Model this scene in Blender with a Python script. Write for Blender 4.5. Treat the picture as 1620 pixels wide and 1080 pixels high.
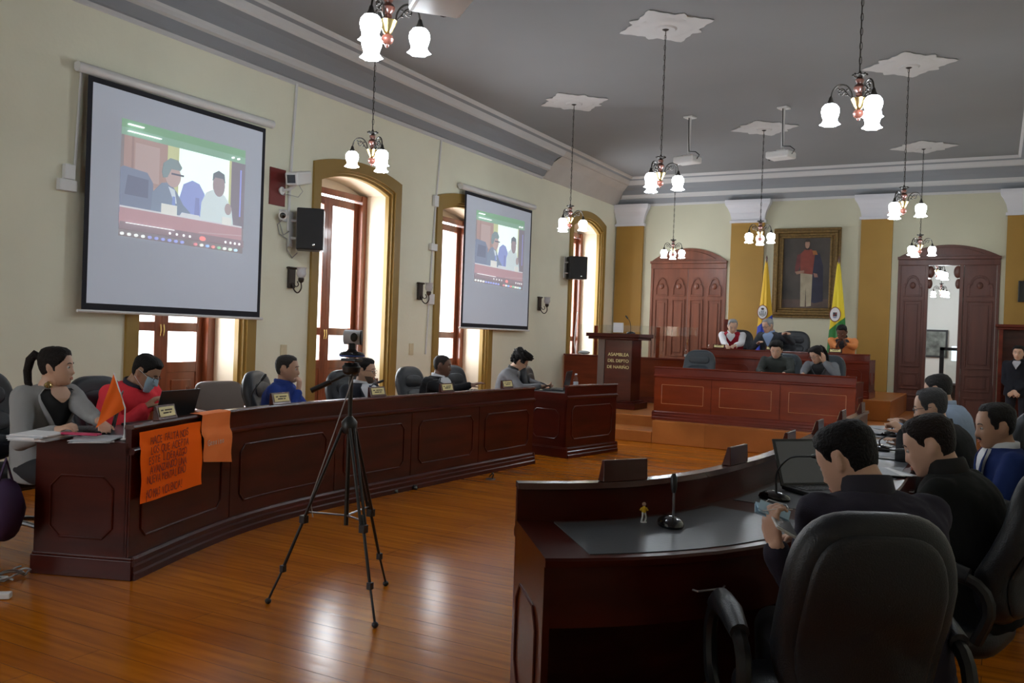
import bpy, math, random
import numpy as np
from mathutils import Vector, Matrix
for o in list(bpy.data.objects): bpy.data.objects.remove(o)
S = bpy.context.scene
COL = S.collection
rnd = random.Random(7)
pi = math.pi

# ------------------------------------------------------------------ camera
F, YAW, PIT, ROL, HC = 1400.0, 0.49899829, -0.00846015, 0.03568923, 1.45
FW = Vector((-math.sin(YAW)*math.cos(PIT), math.cos(YAW)*math.cos(PIT), math.sin(PIT)))
_r = Vector((math.cos(YAW), math.sin(YAW), 0)); _u = _r.cross(FW)
RT = _r*math.cos(ROL)+_u*math.sin(ROL); UP = -_r*math.sin(ROL)+_u*math.cos(ROL)
CP = Vector((0, 0, HC))
cam = bpy.data.objects.new('camera', bpy.data.cameras.new('camera')); COL.objects.link(cam)
cam.matrix_world = Matrix(((RT.x, UP.x, -FW.x, CP.x), (RT.y, UP.y, -FW.y, CP.y), (RT.z, UP.z, -FW.z, CP.z), (0, 0, 0, 1)))
cam.data.sensor_width = 36.0; cam.data.lens = F/1620*36; cam.data.clip_end = 200; cam.data.clip_start = 0.05
S.camera = cam
def ray(x, y): return RT*((x-810)/F)-UP*((y-540)/F)+FW
def Pz(x, y, z): d = ray(x, y); return CP+d*((z-HC)/d.z)
def Px(x, y, X): d = ray(x, y); return CP+d*(X/d.x)
def Py(x, y, Y): d = ray(x, y); return CP+d*(Y/d.y)
def Pd(x, y, D): return CP+ray(x, y)*D

# ------------------------------------------------------------------ sky, daylight, exposure
SKY_STRENGTH, DAY_POWER, LAMP, EXPO = 3.0, 150.0, 28.0, 0.60
W = bpy.data.worlds.new('overcast_sky'); S.world = W; W.use_nodes = True
W.node_tree.nodes['Background'].inputs[0].default_value = (0.93, 0.96, 1.0, 1)
W.node_tree.nodes['Background'].inputs[1].default_value = SKY_STRENGTH
S.view_settings.view_transform = 'Standard'; S.view_settings.look = 'None'
S.view_settings.exposure = EXPO; S.view_settings.gamma = 1.0
try: S.view_settings.use_curve_mapping = False
except Exception: pass
WX, BY, RX, FYW = -7.09, 17.41, 0.78, -1.6      # left wall, back wall, right wall, wall behind the camera
ZC = 4.72
WIN = [(5.49, 7.13, 3.40, 3.51), (7.98, 9.72, 3.40, 3.53), (10.60, 12.30, 3.40, 3.52), (15.13, 16.83, 3.72, 3.90)]
FILL_WIN = (-6.3, -4.3, .8, 3.2)  # opening of the added window behind the camera, for fill light
def area(name, loc, rot, sx, sy, power, col=(1, 1, 1), spread=pi):
    l = bpy.data.lights.new(name, 'AREA'); l.shape = 'RECTANGLE'; l.size = sx; l.size_y = sy; l.energy = power; l.color = col; l.spread = spread
    o = bpy.data.objects.new(name, l); COL.objects.link(o); o.location = loc; o.rotation_euler = rot; return o
for i, (a, b, zs, za) in enumerate(WIN):        # daylight entering through each window
    area('window_or_fill_light', (-8.0, (a+b)/2, 2.1), (0, -pi/2+0.12, 0), 2.6, 1.5, DAY_POWER, (0.93, 0.96, 1.0))

area('window_or_fill_light', ((FILL_WIN[0]+FILL_WIN[1])/2, FYW-.55, 2.05), (pi/2, 0, 0), 2.2, 2.6, 36, (0.95, 0.97, 1.0))  # fill light outside the added window, brightens the near left

# ------------------------------------------------------------------ materials
def nodes(m): m.use_nodes = True; nt = m.node_tree; return nt, nt.nodes, nt.links
def mat(name, col, rough=0.5, metal=0.0, var=0.0, scale=(8, 8, 8), bump=0.0, bscale=60, emit=0.0, ecol=None, coat=0.0, spec=0.5, alpha=1.0, sheen=0.0, detail=4):
    m = bpy.data.materials.new(name); nt, N, L = nodes(m); b = N['Principled BSDF']
    b.inputs['Base Color'].default_value = (*col, 1); b.inputs['Roughness'].default_value = rough; b.inputs['Metallic'].default_value = metal
    b.inputs['Specular IOR Level'].default_value = spec
    if coat: b.inputs['Coat Weight'].default_value = coat; b.inputs['Coat Roughness'].default_value = 0.08
    if sheen: b.inputs['Sheen Weight'].default_value = sheen
    if emit: b.inputs['Emission Color'].default_value = (*(ecol or col), 1); b.inputs['Emission Strength'].default_value = emit
    if alpha < 1: b.inputs['Alpha'].default_value = alpha
    if var or bump:
        tc = N.new('ShaderNodeTexCoord'); mp = N.new('ShaderNodeMapping'); mp.inputs['Scale'].default_value = scale
        L.new(tc.outputs['Object'], mp.inputs['Vector'])
    if var:
        n = N.new('ShaderNodeTexNoise'); n.inputs['Scale'].default_value = 1.0; n.inputs['Detail'].default_value = detail; L.new(mp.outputs[0], n.inputs['Vector'])
        r = N.new('ShaderNodeValToRGB'); r.color_ramp.elements[0].position = 0.3; r.color_ramp.elements[1].position = 0.7
        r.color_ramp.elements[0].color = (*[max(0, c*(1-var)) for c in col], 1); r.color_ramp.elements[1].color = (*[min(1, c*(1+var)) for c in col], 1)
        L.new(n.outputs['Fac'], r.inputs[0]); L.new(r.outputs[0], b.inputs['Base Color'])
    if bump:
        n2 = N.new('ShaderNodeTexNoise'); n2.inputs['Scale'].default_value = bscale; n2.inputs['Detail'].default_value = 3; L.new(tc.outputs['Object'], n2.inputs['Vector'])
        bp = N.new('ShaderNodeBump'); bp.inputs['Strength'].default_value = bump; bp.inputs['Distance'].default_value = 0.01
        L.new(n2.outputs['Fac'], bp.inputs['Height']); L.new(bp.outputs[0], b.inputs['Normal'])
    return m
def plank_floor(name, c1, c2, c3, rough, pw=0.16, pl=3.4):
    m = bpy.data.materials.new(name); nt, N, L = nodes(m); b = N['Principled BSDF']
    tc = N.new('ShaderNodeTexCoord'); br = N.new('ShaderNodeTexBrick')
    br.inputs['Scale'].default_value = 1.0; br.inputs['Brick Width'].default_value = pl; br.inputs['Row Height'].default_value = pw
    br.inputs['Mortar Size'].default_value = 0.0013; br.inputs['Mortar Smooth'].default_value = 0.3; br.inputs['Bias'].default_value = 0.1
    br.inputs['Color1'].default_value = (*c1, 1); br.inputs['Color2'].default_value = (*c2, 1); br.inputs['Mortar'].default_value = (*[c*.35 for c in c3], 1)
    br.offset = 0.37
    L.new(tc.outputs['Object'], br.inputs['Vector'])
    mp = N.new('ShaderNodeMapping'); mp.inputs['Scale'].default_value = (0.9, 14, 1); L.new(tc.outputs['Object'], mp.inputs['Vector'])
    no = N.new('ShaderNodeTexNoise'); no.inputs['Scale'].default_value = 1.6; no.inputs['Detail'].default_value = 5; L.new(mp.outputs[0], no.inputs['Vector'])
    mx = N.new('ShaderNodeMixRGB'); mx.blend_type = 'MULTIPLY'; mx.inputs[0].default_value = 0.75
    rp = N.new('ShaderNodeValToRGB'); rp.color_ramp.elements[0].position = 0.32; rp.color_ramp.elements[0].color = (0.66, 0.58, 0.5, 1); rp.color_ramp.elements[1].position = 0.62; rp.color_ramp.elements[1].color = (1.15, 1.1, 1.05, 1)
    L.new(no.outputs['Fac'], rp.inputs[0]); L.new(br.outputs['Color'], mx.inputs[1]); L.new(rp.outputs[0], mx.inputs[2]); L.new(mx.outputs[0], b.inputs['Base Color'])
    b.inputs['Roughness'].default_value = rough; b.inputs['Specular IOR Level'].default_value = 0.24
    n2 = N.new('ShaderNodeTexNoise'); n2.inputs['Scale'].default_value = 3.5; n2.inputs['Detail'].default_value = 2
    mp2 = N.new('ShaderNodeMapping'); mp2.inputs['Scale'].default_value = (0.7, 5, 1); L.new(tc.outputs['Object'], mp2.inputs['Vector']); L.new(mp2.outputs[0], n2.inputs['Vector'])
    ad = N.new('ShaderNodeMath'); ad.operation = 'MULTIPLY_ADD'; ad.inputs[1].default_value = 0.35; L.new(n2.outputs['Fac'], ad.inputs[0])
    iv = N.new('ShaderNodeMath'); iv.operation = 'MULTIPLY'; iv.inputs[1].default_value = -0.5; L.new(br.outputs['Fac'], iv.inputs[0]); L.new(iv.outputs[0], ad.inputs[2])
    bp = N.new('ShaderNodeBump'); bp.inputs['Strength'].default_value = 0.35; bp.inputs['Distance'].default_value = 0.006; L.new(ad.outputs[0], bp.inputs['Height']); L.new(bp.outputs[0], b.inputs['Normal'])
    return m
def glass(name, tint=(1, 1, 1), gl=0.08):
    m = bpy.data.materials.new(name); nt, N, L = nodes(m); N.remove(N['Principled BSDF'])
    t = N.new('ShaderNodeBsdfTransparent'); t.inputs[0].default_value = (*tint, 1); g = N.new('ShaderNodeBsdfGlossy'); g.inputs['Roughness'].default_value = 0.03
    mx = N.new('ShaderNodeMixShader'); mx.inputs[0].default_value = gl; L.new(t.outputs[0], mx.inputs[1]); L.new(g.outputs[0], mx.inputs[2]); L.new(mx.outputs[0], N['Material Output'].inputs[0])
    return m
M = {}
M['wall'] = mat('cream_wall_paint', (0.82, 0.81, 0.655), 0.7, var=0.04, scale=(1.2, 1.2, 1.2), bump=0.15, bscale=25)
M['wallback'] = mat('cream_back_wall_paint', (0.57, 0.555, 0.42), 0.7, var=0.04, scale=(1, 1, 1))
M['reveal'] = mat('window_reveal_plaster', (0.80, 0.70, 0.55), 0.75)
M['ochre'] = mat('ochre_pilaster_paint', (0.36, 0.20, 0.035), 0.6, var=0.05, scale=(2, 2, 2))
M['gold'] = mat('mustard_window_trim_paint', (0.31, 0.19, 0.04), 0.5)
M['ceil'] = mat('grey_ceiling_paint', (0.235, 0.238, 0.248), 0.9, var=0.05, scale=(0.6, 0.6, 0.6), detail=3)
M['cove'] = mat('grey_cove_paint', (0.255, 0.27, 0.295), 0.85)
M['plaster'] = mat('white_plaster_moulding', (0.57, 0.57, 0.575), 0.8)
M['capital'] = mat('white_capital_plaster', (0.70, 0.70, 0.75), 0.7)
M['bareplaster'] = mat('bare_repaired_plaster', (0.52, 0.49, 0.46), 0.9, var=0.06, scale=(2, 2, 2))
M['floor'] = plank_floor('varnished_floor_boards', (0.50, 0.155, 0.006), (0.42, 0.12, 0.005), (0.2, 0.06, 0.02), 0.19)
M['dais'] = plank_floor('varnished_dais_boards', (0.42, 0.15, 0.035), (0.36, 0.12, 0.025), (0.2, 0.08, 0.02), 0.35)
M['mahog'] = mat('dark_mahogany_varnish', (0.055, 0.0062, 0.0026), 0.28, var=0.35, scale=(1.5, 1.5, 9), coat=0.04, spec=0.2)
M['mahog2'] = mat('dark_mahogany_board', (0.075, 0.016, 0.010), 0.25, var=0.3, scale=(1.5, 1.5, 9), coat=0.2, spec=0.4)
M['red'] = mat('reddish_mahogany_varnish', (0.135, 0.021, 0.010), 0.26, var=0.3, scale=(1.2, 1.2, 7), coat=0.08, spec=.3)
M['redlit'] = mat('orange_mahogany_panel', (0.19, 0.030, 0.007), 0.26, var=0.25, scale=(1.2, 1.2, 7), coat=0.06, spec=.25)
M['inlay'] = mat('pale_inlay_line', (0.45, 0.17, 0.05), 0.35)
M['window_wood'] = mat('red_brown_window_wood', (0.20, 0.055, 0.022), 0.3, var=0.3, scale=(10, 10, 1.2), coat=0.3)
M['door'] = mat('carved_brown_door_wood', (0.185, 0.058, 0.030), 0.38, var=0.25, scale=(10, 10, 1.0))
M['door2'] = mat('dark_carved_door_wood', (0.105, 0.032, 0.021), 0.4, var=0.25, scale=(10, 10, 1.0))
M['leather'] = mat('black_leather', (0.017, 0.019, 0.024), 0.38, bump=0.2, bscale=220, spec=0.42)
M['leather_blue'] = mat('dark_blue_grey_leather', (0.022, 0.032, 0.042), 0.4, bump=0.2, bscale=200)
M['leather_brown'] = mat('taupe_leather', (0.12, 0.085, 0.07), 0.45, bump=0.2, bscale=150)
M['plastic'] = mat('black_plastic', (0.012, 0.012, 0.013), 0.4)
M['plastic_gloss'] = mat('glossy_black_plastic', (0.01, 0.01, 0.012), 0.15, coat=0.5)
M['chrome'] = mat('chrome', (0.7, 0.7, 0.72), 0.18, metal=1)
M['greymetal'] = mat('grey_metal', (0.25, 0.25, 0.26), 0.35, metal=0.9)
M['iron'] = mat('dark_iron', (0.05, 0.045, 0.04), 0.4, metal=0.8)
M['brass'] = mat('polished_brass', (0.62, 0.47, 0.2), 0.25, metal=1)
M['cherry'] = mat('turned_cherry_wood', (0.10, 0.032, 0.022), 0.3, coat=0.4)
M['white'] = mat('white_plastic', (0.72, 0.72, 0.72), 0.4)
M['screenwhite'] = mat('projection_screen_fabric', (0.52, 0.56, 0.64), 0.8, emit=0.09, ecol=(0.75, 0.82, 1.0))
M['blackcloth'] = mat('black_screen_border', (0.01, 0.01, 0.018), 0.8)
M['paper'] = mat('white_paper', (0.80, 0.80, 0.82), 0.8)
M['paper2'] = mat('grey_paper', (0.5, 0.52, 0.56), 0.8)
M['plate'] = mat('yellow_brass_nameplate', (0.78, 0.68, 0.32), 0.4)
M['ink'] = mat('dark_ink', (0.03, 0.02, 0.02), 0.7)
M['marker'] = mat('marker_ink_on_orange', (0.27, 0.025, 0.006), 0.8)
M['orange'] = mat('fluorescent_orange_card', (1.0, 0.15, 0.008), 0.9, spec=.1)
M['orange_flag'] = mat('orange_flag_fabric', (1.0, 0.27, 0.03), 0.75)
_nt, _N, _L = nodes(M['orange_flag']); _t = _N.new('ShaderNodeBsdfTranslucent'); _t.inputs[0].default_value = (1.0, 0.33, 0.05, 1); _m = _N.new('ShaderNodeMixShader'); _m.inputs[0].default_value = .6
_L.new(_N['Principled BSDF'].outputs[0], _m.inputs[1]); _L.new(_t.outputs[0], _m.inputs[2]); _L.new(_m.outputs[0], _N['Material Output'].inputs[0])
M['orange_sash'] = mat('orange_sash_fabric', (0.85, 0.20, 0.03), 0.75)
M['silver'] = mat('silver_print', (0.75, 0.6, 0.5), 0.6)
M['pad'] = mat('grey_writing_pad', (0.085, 0.095, 0.11), 0.32, bump=0.05)
M['glass'] = glass('window_glass', (0.97, 0.98, 0.98), 0.06)
M['acrylic'] = glass('clear_acrylic', (0.93, 0.95, 0.94), 0.07)
M['lcd'] = mat('dark_laptop_screen', (0.03, 0.033, 0.036), 0.3, emit=0.02, ecol=(0.6, 0.6, 0.6))
M['shade'] = mat('lit_frosted_glass_shade', (0.9, 0.9, 0.95), 0.5, emit=LAMP, ecol=(0.86, 0.94, 1.0))
M['shade_off'] = mat('unlit_frosted_glass_shade', (0.62, 0.62, 0.66), 0.25, alpha=0.85)
M['sconce'] = mat('dark_bronze', (0.045, 0.032, 0.025), 0.45, metal=0.5)
M['redboard'] = mat('maroon_board', (0.19, 0.022, 0.02), 0.5)
M['gilt'] = mat('gilded_frame', (0.17, 0.10, 0.028), 0.42, metal=0.4, var=0.35, scale=(25, 25, 25), bump=0.4, bscale=80)
M['skirting'] = mat('dark_skirting_wood', (0.05, 0.018, 0.012), 0.4)
M['cable'] = mat('grey_cable', (0.35, 0.34, 0.33), 0.6)
M['purple'] = mat('purple_bag_fabric', (0.035, 0.012, 0.06), 0.7)

# ------------------------------------------------------------------ mesh tools
class MB:
    def __init__(s): s.v = []; s.f = []; s.mi = []
    def add(s, vs, fs, k=0):
        b = len(s.v); s.v += [tuple(v) for v in vs]; s.f += [tuple(b+i for i in f) for f in fs]; s.mi += [k]*len(fs); return s
    def box(s, c, d, R=None, k=0):
        vs = []
        for x in (-.5, .5):
            for y in (-.5, .5):
                for z in (-.5, .5):
                    p = Vector((x*d[0], y*d[1], z*d[2])); p = (R @ p) if R else p; vs.append(Vector(c)+p)
        return s.add(vs, [(0, 1, 3, 2), (4, 6, 7, 5), (0, 4, 5, 1), (2, 3, 7, 6), (0, 2, 6, 4), (1, 5, 7, 3)], k)
    def b2(s, a, b, k=0):
        return s.box([(a[i]+b[i])/2 for i in range(3)], [abs(b[i]-a[i]) for i in range(3)], None, k)
    def loft(s, rings, cap=True, closed=False, k=0):
        n = len(rings[0]); vs = [p for r in rings for p in r]; fs = []
        m = len(rings)
        for i in range(m if closed else m-1):
            j = (i+1) % m
            for a in range(n):
                b = (a+1) % n; fs.append((i*n+a, i*n+b, j*n+b, j*n+a))
        if cap and not closed: fs += [tuple(range(n))[::-1], tuple((m-1)*n+a for a in range(n))]
        return s.add(vs, fs, k)
    def tube(s, pts, r, n=8, cap=True, closed=False, k=0, flat=1.0):
        P = [Vector(p) for p in pts]; m = len(P)
        R = r if isinstance(r, (list, tuple)) else [r]*m
        rings = []; prev = None
        for i in range(m):
            if closed: t = P[(i+1) % m]-P[i-1]
            else: t = P[min(i+1, m-1)]-P[max(i-1, 0)]
            if t.length < 1e-9: t = Vector((0, 0, 1))
            t.normalize()
            if prev is None:
                a = Vector((0, 0, 1)) if abs(t.z) < .9 else Vector((1, 0, 0)); u = t.cross(a).normalized()
            else: u = (prev-t*prev.dot(t)); u = u.normalized() if u.length > 1e-6 else t.cross(Vector((0, 0, 1))).normalized()
            prev = u; w = t.cross(u)
            rings.append([P[i]+(u*math.cos(q)+w*math.sin(q)*flat)*R[i] for q in [2*pi*j/n for j in range(n)]])
        return s.loft(rings, cap, closed, k)
    def lathe(s, prof, o=(0, 0, 0), n=16, k=0, axis=None, wav=None):
        rings = []
        for r, z in prof:
            rings.append([Vector((r*math.cos(q), r*math.sin(q), z)) for q in [2*pi*j/n for j in range(n)]])
        if axis is not None:
            Q = Vector((0, 0, 1)).rotation_difference(Vector(axis)); rings = [[Q @ p for p in r] for r in rings]
        O = Vector(o); rings = [[p+O for p in r] for r in rings]
        return s.loft(rings, True, False, k)
    def ball(s, c, r, n=12, m=8, R=None, k=0):
        r = r if isinstance(r, (list, tuple)) else (r, r, r); rings = []
        for i in range(1, m):
            ph = pi*i/m
            ring = []
            for j in range(n):
                q = 2*pi*j/n; p = Vector((r[0]*math.sin(ph)*math.cos(q), r[1]*math.sin(ph)*math.sin(q), r[2]*math.cos(ph)))
                ring.append(Vector(c)+((R @ p) if R else p))
            rings.append(ring)
        b = len(s.v); s.loft(rings, False, False, k)
        t = Vector((0, 0, r[2])); t = (R @ t) if R else t
        s.v.append(tuple(Vector(c)+t)); s.v.append(tuple(Vector(c)-t)); ti = len(s.v)-2
        for j in range(n):
            jj = (j+1) % n; s.f.append((ti, b+jj, b+j)[::-1]); s.mi.append(k); s.f.append((ti+1, b+(m-2)*n+j, b+(m-2)*n+jj)[::-1]); s.mi.append(k)
        return s
    def prism(s, poly, fn, a, b, k=0):
        n = len(poly); vs = [fn(p[0], p[1], a) for p in poly]+[fn(p[0], p[1], b) for p in poly]
        fs = [tuple(range(n)), tuple(range(2*n-1, n-1, -1))]+[(i, i+n, (i+1) % n+n, (i+1) % n) for i in range(n)]
        return s.add(vs, fs, k)
    def build(s, name, m, parent=None, smooth=40, bevel=0, loc=None, rot=None, sub=0, remesh=0, sm=0, disp=0, dscale=0.12):
        me = bpy.data.meshes.new(name); me.from_pydata(s.v, [], s.f)
        ms = m if isinstance(m, (list, tuple)) else [m]
        for q in ms: me.materials.append(M[q] if isinstance(q, str) else q)
        me.polygons.foreach_set('material_index', s.mi)
        me.validate()
        import bmesh
        bm = bmesh.new(); bm.from_mesh(me); bmesh.ops.recalc_face_normals(bm, faces=bm.faces); bm.to_mesh(me); bm.free()
        if smooth:
            me.polygons.foreach_set('use_smooth', [True]*len(me.polygons))
            if not (sub or remesh): me.set_sharp_from_angle(angle=math.radians(smooth))
        me.update()
        o = bpy.data.objects.new(name, me); COL.objects.link(o)
        if parent is not None: o.parent = parent
        if loc is not None: o.location = loc
        if rot is not None: o.rotation_euler = rot
        if bevel:
            q = o.modifiers.new('bevel', 'BEVEL'); q.width = bevel; q.segments = 2; q.limit_method = 'ANGLE'; q.angle_limit = math.radians(40)
        if remesh:
            q = o.modifiers.new('remesh', 'REMESH'); q.mode = 'VOXEL'; q.voxel_size = remesh; q.use_smooth_shade = True
        if sm:
            q = o.modifiers.new('smooth', 'SMOOTH'); q.iterations = sm; q.factor = 0.6
        if disp:
            q = o.modifiers.new('folds', 'DISPLACE'); t = bpy.data.textures.new(name+'_folds', 'CLOUDS'); t.noise_scale = dscale; t.noise_depth = 2
            q.texture = t; q.strength = disp; q.mid_level = 0.5; q.texture_coords = 'LOCAL'
        if sub:
            q = o.modifiers.new('subdivision', 'SUBSURF'); q.levels = sub; q.render_levels = sub
        return o
def tag(o, label=None, cat=None, group=None, kind=None):
    if label: o['label'] = label
    if cat: o['category'] = cat
    if group: o['group'] = group
    if kind: o['kind'] = kind
    return o
def empty(name, loc=(0, 0, 0), rz=0, label=None, cat=None, group=None, kind=None):
    o = bpy.data.objects.new(name, None); COL.objects.link(o); o.location = loc; o.rotation_euler = (0, 0, rz); o.empty_display_size = 0.1
    return tag(o, label, cat, group, kind)
def struct(o, label=None): o['kind'] = 'structure'; return o
def dup(o, loc=None, rz=None, label=None, parent=None):
    c = o.copy(); COL.objects.link(c); c.parent = parent
    for ch in o.children: dup(ch, parent=c)
    if loc is not None: c.location = loc
    if rz is not None: c.rotation_euler = (0, 0, rz)
    if label: c['label'] = label
    return c
def text_mesh(name, txt, size, m, parent, loc, rot, depth=0.001, align='CENTER', sx=1.0):
    cu = bpy.data.curves.new(name, 'FONT'); cu.body = txt; cu.size = size; cu.extrude = depth; cu.align_x = align; cu.align_y = 'CENTER'
    t = bpy.data.objects.new(name, cu); COL.objects.link(t); bpy.context.view_layer.update()
    me = bpy.data.meshes.new_from_object(t.evaluated_get(bpy.context.evaluated_depsgraph_get())); COL.objects.unlink(t); bpy.data.objects.remove(t)
    me.materials.clear(); me.materials.append(M[m] if isinstance(m, str) else m)
    o = bpy.data.objects.new(name, me); COL.objects.link(o); o.parent = parent; o.location = loc; o.rotation_euler = rot; o.scale = (sx, 1, 1)
    return o
def arc(y0, y1, zs, za, n=16):          # shallow segmental arch as list of (y, z)
    c = y1-y0; h = za-zs; R = (c*c/4+h*h)/(2*h); zc = za-R
    return [(y0+c*i/n, zc+math.sqrt(max(0, R*R-(y0+c*i/n-(y0+y1)/2)**2))) for i in range(n+1)]

# ------------------------------------------------------------------ floor, walls, ceiling
b = MB(); b.add([(-9.2, FYW-.3, 0), (3, FYW-.3, 0), (3, 27, 0), (-9.2, 27, 0)], [(0, 1, 2, 3)]); b.add([(-9.2, FYW-.3, -.05), (3, FYW-.3, -.05), (3, 27, -.05), (-9.2, 27, -.05)], [(3, 2, 1, 0)])
struct(b.build('floor', 'floor', smooth=0))
b = MB(); y = FYW                         # left wall with four arched openings (0.13 m inside each trim)
for a, c, zs, za in WIN:
    a2, c2 = a+.12, c-.12
    b.add([(WX, y, 0), (WX, a2, 0), (WX, a2, ZC), (WX, y, ZC)], [(0, 1, 2, 3)])
    A = arc(a2, c2, zs-.13, za-.13)
    for i in range(len(A)-1):
        b.add([(WX, A[i][0], A[i][1]), (WX, A[i+1][0], A[i+1][1]), (WX, A[i+1][0], ZC), (WX, A[i][0], ZC)], [(0, 1, 2, 3)])
    y = c2
b.add([(WX, y, 0), (WX, BY, 0), (WX, BY, ZC), (WX, y, ZC)], [(0, 1, 2, 3)])
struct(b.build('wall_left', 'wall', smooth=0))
DL = (-6.27, -4.70, 3.05, 3.31); DR = (-1.577, 0.045, 3.09, 3.30)      # back wall doors
b = MB()
def bw(x0, x1, z0, z1): b.add([(x0, BY, z0), (x1, BY, z0), (x1, BY, z1), (x0, BY, z1)], [(0, 1, 2, 3)])
bw(WX, DL[0], 0, ZC)
for A in (arc(DL[0], DL[1], DL[2], DL[3]), arc(DR[0], DR[1], DR[2], DR[3])):
    for i in range(len(A)-1): b.add([(A[i][0], BY, A[i][1]), (A[i+1][0], BY, A[i+1][1]), (A[i+1][0], BY, ZC), (A[i][0], BY, ZC)], [(0, 1, 2, 3)])
bw(DL[1], DR[0], 0, ZC); bw(DR[1], RX, 0, ZC)
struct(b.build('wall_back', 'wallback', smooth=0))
b = MB(); b.add([(RX, FYW, 0), (RX, BY, 0), (RX, BY, ZC), (RX, FYW, ZC)], [(0, 1, 2, 3)]); struct(b.build('wall_right', 'wall', smooth=0))
b = MB()
for x0, x1, z0, z1 in ((WX-2, FILL_WIN[0], 0, ZC), (FILL_WIN[1], RX+1, 0, ZC), (FILL_WIN[0], FILL_WIN[1], 0, FILL_WIN[2]), (FILL_WIN[0], FILL_WIN[1], FILL_WIN[3], ZC)): b.add([(x0, FYW, z0), (x1, FYW, z0), (x1, FYW, z1), (x0, FYW, z1)], [(0, 1, 2, 3)])
struct(b.build('wall_front', 'wall', smooth=0))
r = empty('window_5', (0, 0, 0), kind='structure')  # added window, out of view, put in only to brighten the near left
b = MB(); b.b2((FILL_WIN[0], FYW-.06, FILL_WIN[2]), (FILL_WIN[0]+.08, FYW+.02, FILL_WIN[3])); b.b2((FILL_WIN[1]-.08, FYW-.06, FILL_WIN[2]), (FILL_WIN[1], FYW+.02, FILL_WIN[3])); b.b2((-5.34, FYW-.05, FILL_WIN[2]+.08), (-5.26, FYW+.01, FILL_WIN[3]-.08)); b.b2((FILL_WIN[0]+.08, FYW-.055, FILL_WIN[2]), (FILL_WIN[1]-.08, FYW+.015, FILL_WIN[2]+.08)); b.b2((FILL_WIN[0]+.08, FYW-.055, FILL_WIN[3]-.08), (FILL_WIN[1]-.08, FYW+.015, FILL_WIN[3])); b.build('window_frame', 'window_wood', r, smooth=0)
b = MB(); b.b2((FILL_WIN[0]+.08, FYW-.03, FILL_WIN[2]+.08), (FILL_WIN[1]-.08, FYW-.025, FILL_WIN[3]-.08)); b.build('window_pane', 'glass', r, smooth=0)
b = MB(); b.add([(WX-.6, FYW-.1, ZC), (RX+.2, FYW-.1, ZC), (RX+.2, BY+.2, ZC), (WX-.6, BY+.2, ZC)], [(3, 2, 1, 0)]); struct(b.build('ceiling', 'ceil', smooth=0))
# cornice: grey cove between white plaster bands
PROF = [((0, 4.19), (.012, 4.20), 1), ((.012, 4.20), (.018, 4.235), 1), ((.018, 4.235), (.045, 4.245), 0), ((.045, 4.245), (.10, 4.335), 0), ((.10, 4.335), (.155, 4.345), 1), ((.155, 4.345), (.165, 4.385), 1),
        ((.165, 4.385), (.185, 4.41), 1), ((.185, 4.41), (.23, 4.49), 0), ((.23, 4.49), (.30, 4.545), 0), ((.30, 4.545), (.385, 4.57), 0), ((.385, 4.57), (.42, 4.585), 1), ((.42, 4.585), (.445, 4.63), 1), ((.445, 4.63), (.455, 4.655), 1),
        ((.455, 4.655), (.505, 4.675), 0), ((.505, 4.675), (.53, 4.69), 1), ((.53, 4.69), (.545, 4.719), 1)]
PROF2 = [((0, 4.21), (.02, 4.22), 1), ((.02, 4.22), (.11, 4.33), 1), ((.11, 4.33), (.23, 4.48), 1), ((.23, 4.48), (.385, 4.565), 1)]+PROF[10:]
def run(b, prof, f0, f1):
    for (d0, z0), (d1, z1), k in prof:
        b.add([f0(d0, z0), f1(d0, z0), f1(d1, z1), f0(d1, z1)], [(0, 1, 2, 3)], k)
YP = 13.9
b = MB(); run(b, PROF, lambda d, z: (WX+d, FYW+d, z), lambda d, z: (WX+d, YP, z)); struct(b.build('trim_1', ['cove', 'plaster'], smooth=0))
b = MB(); run(b, PROF2, lambda d, z: (WX+d, YP, z), lambda d, z: (WX+d, BY-d, z)); struct(b.build('trim_2', ['cove', 'bareplaster'], smooth=0))
b = MB(); run(b, PROF, lambda d, z: (WX+d, BY-d, z), lambda d, z: (RX-d, BY-d, z)); struct(b.build('trim_3', ['cove', 'plaster'], smooth=0))
b = MB(); run(b, PROF, lambda d, z: (RX-d, BY-d, z), lambda d, z: (RX-d, FYW+d, z)); struct(b.build('trim_4', ['cove', 'plaster'], smooth=0))
b = MB(); run(b, PROF, lambda d, z: (RX-d, FYW+d, z), lambda d, z: (WX+d, FYW+d, z)); struct(b.build('trim_5', ['cove', 'plaster'], smooth=0))
# pilasters with white capitals on the back wall
for i, (x0, x1) in enumerate([(-7.05, -6.46), (-4.63, -3.99), (-2.23, -1.69), (.12, .70)]):
    b = MB(); b.b2((x0, BY-.06, 0), (x1, BY+.01, 3.78)); p = struct(b.build('trim_%d' % (6+i), 'ochre', smooth=0))
    b = MB()
    e = .0
    rings = []
    for z, g in ((3.78, .03), (3.83, .03), (3.83, .0), (3.90, .01), (3.98, .03), (4.07, .07), (4.13, .11), (4.17, .12), (4.225, .12)):
        rings.append([(max(x0-g, WX+.005), BY+.005, z), (min(x1+g, RX-.005), BY+.005, z), (min(x1+g, RX-.005), BY-.07-g*.8, z), (max(x0-g, WX+.005), BY-.07-g*.8, z)])
    b.loft(rings); struct(b.build('capital', 'capital', p, smooth=0))
b = MB(); b.b2((WX, FYW, 0), (WX+.02, WIN[0][0]-.02, .16)); struct(b.build('baseboard_left', 'skirting', smooth=0))
b = MB(); b.b2((DR[1]+.05, BY-.02, 0), (.115, BY, .3)); b.b2((DL[1], BY-.03, 0), (DR[0], BY, .40)); struct(b.build('baseboard_back', 'skirting', smooth=0))

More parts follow.
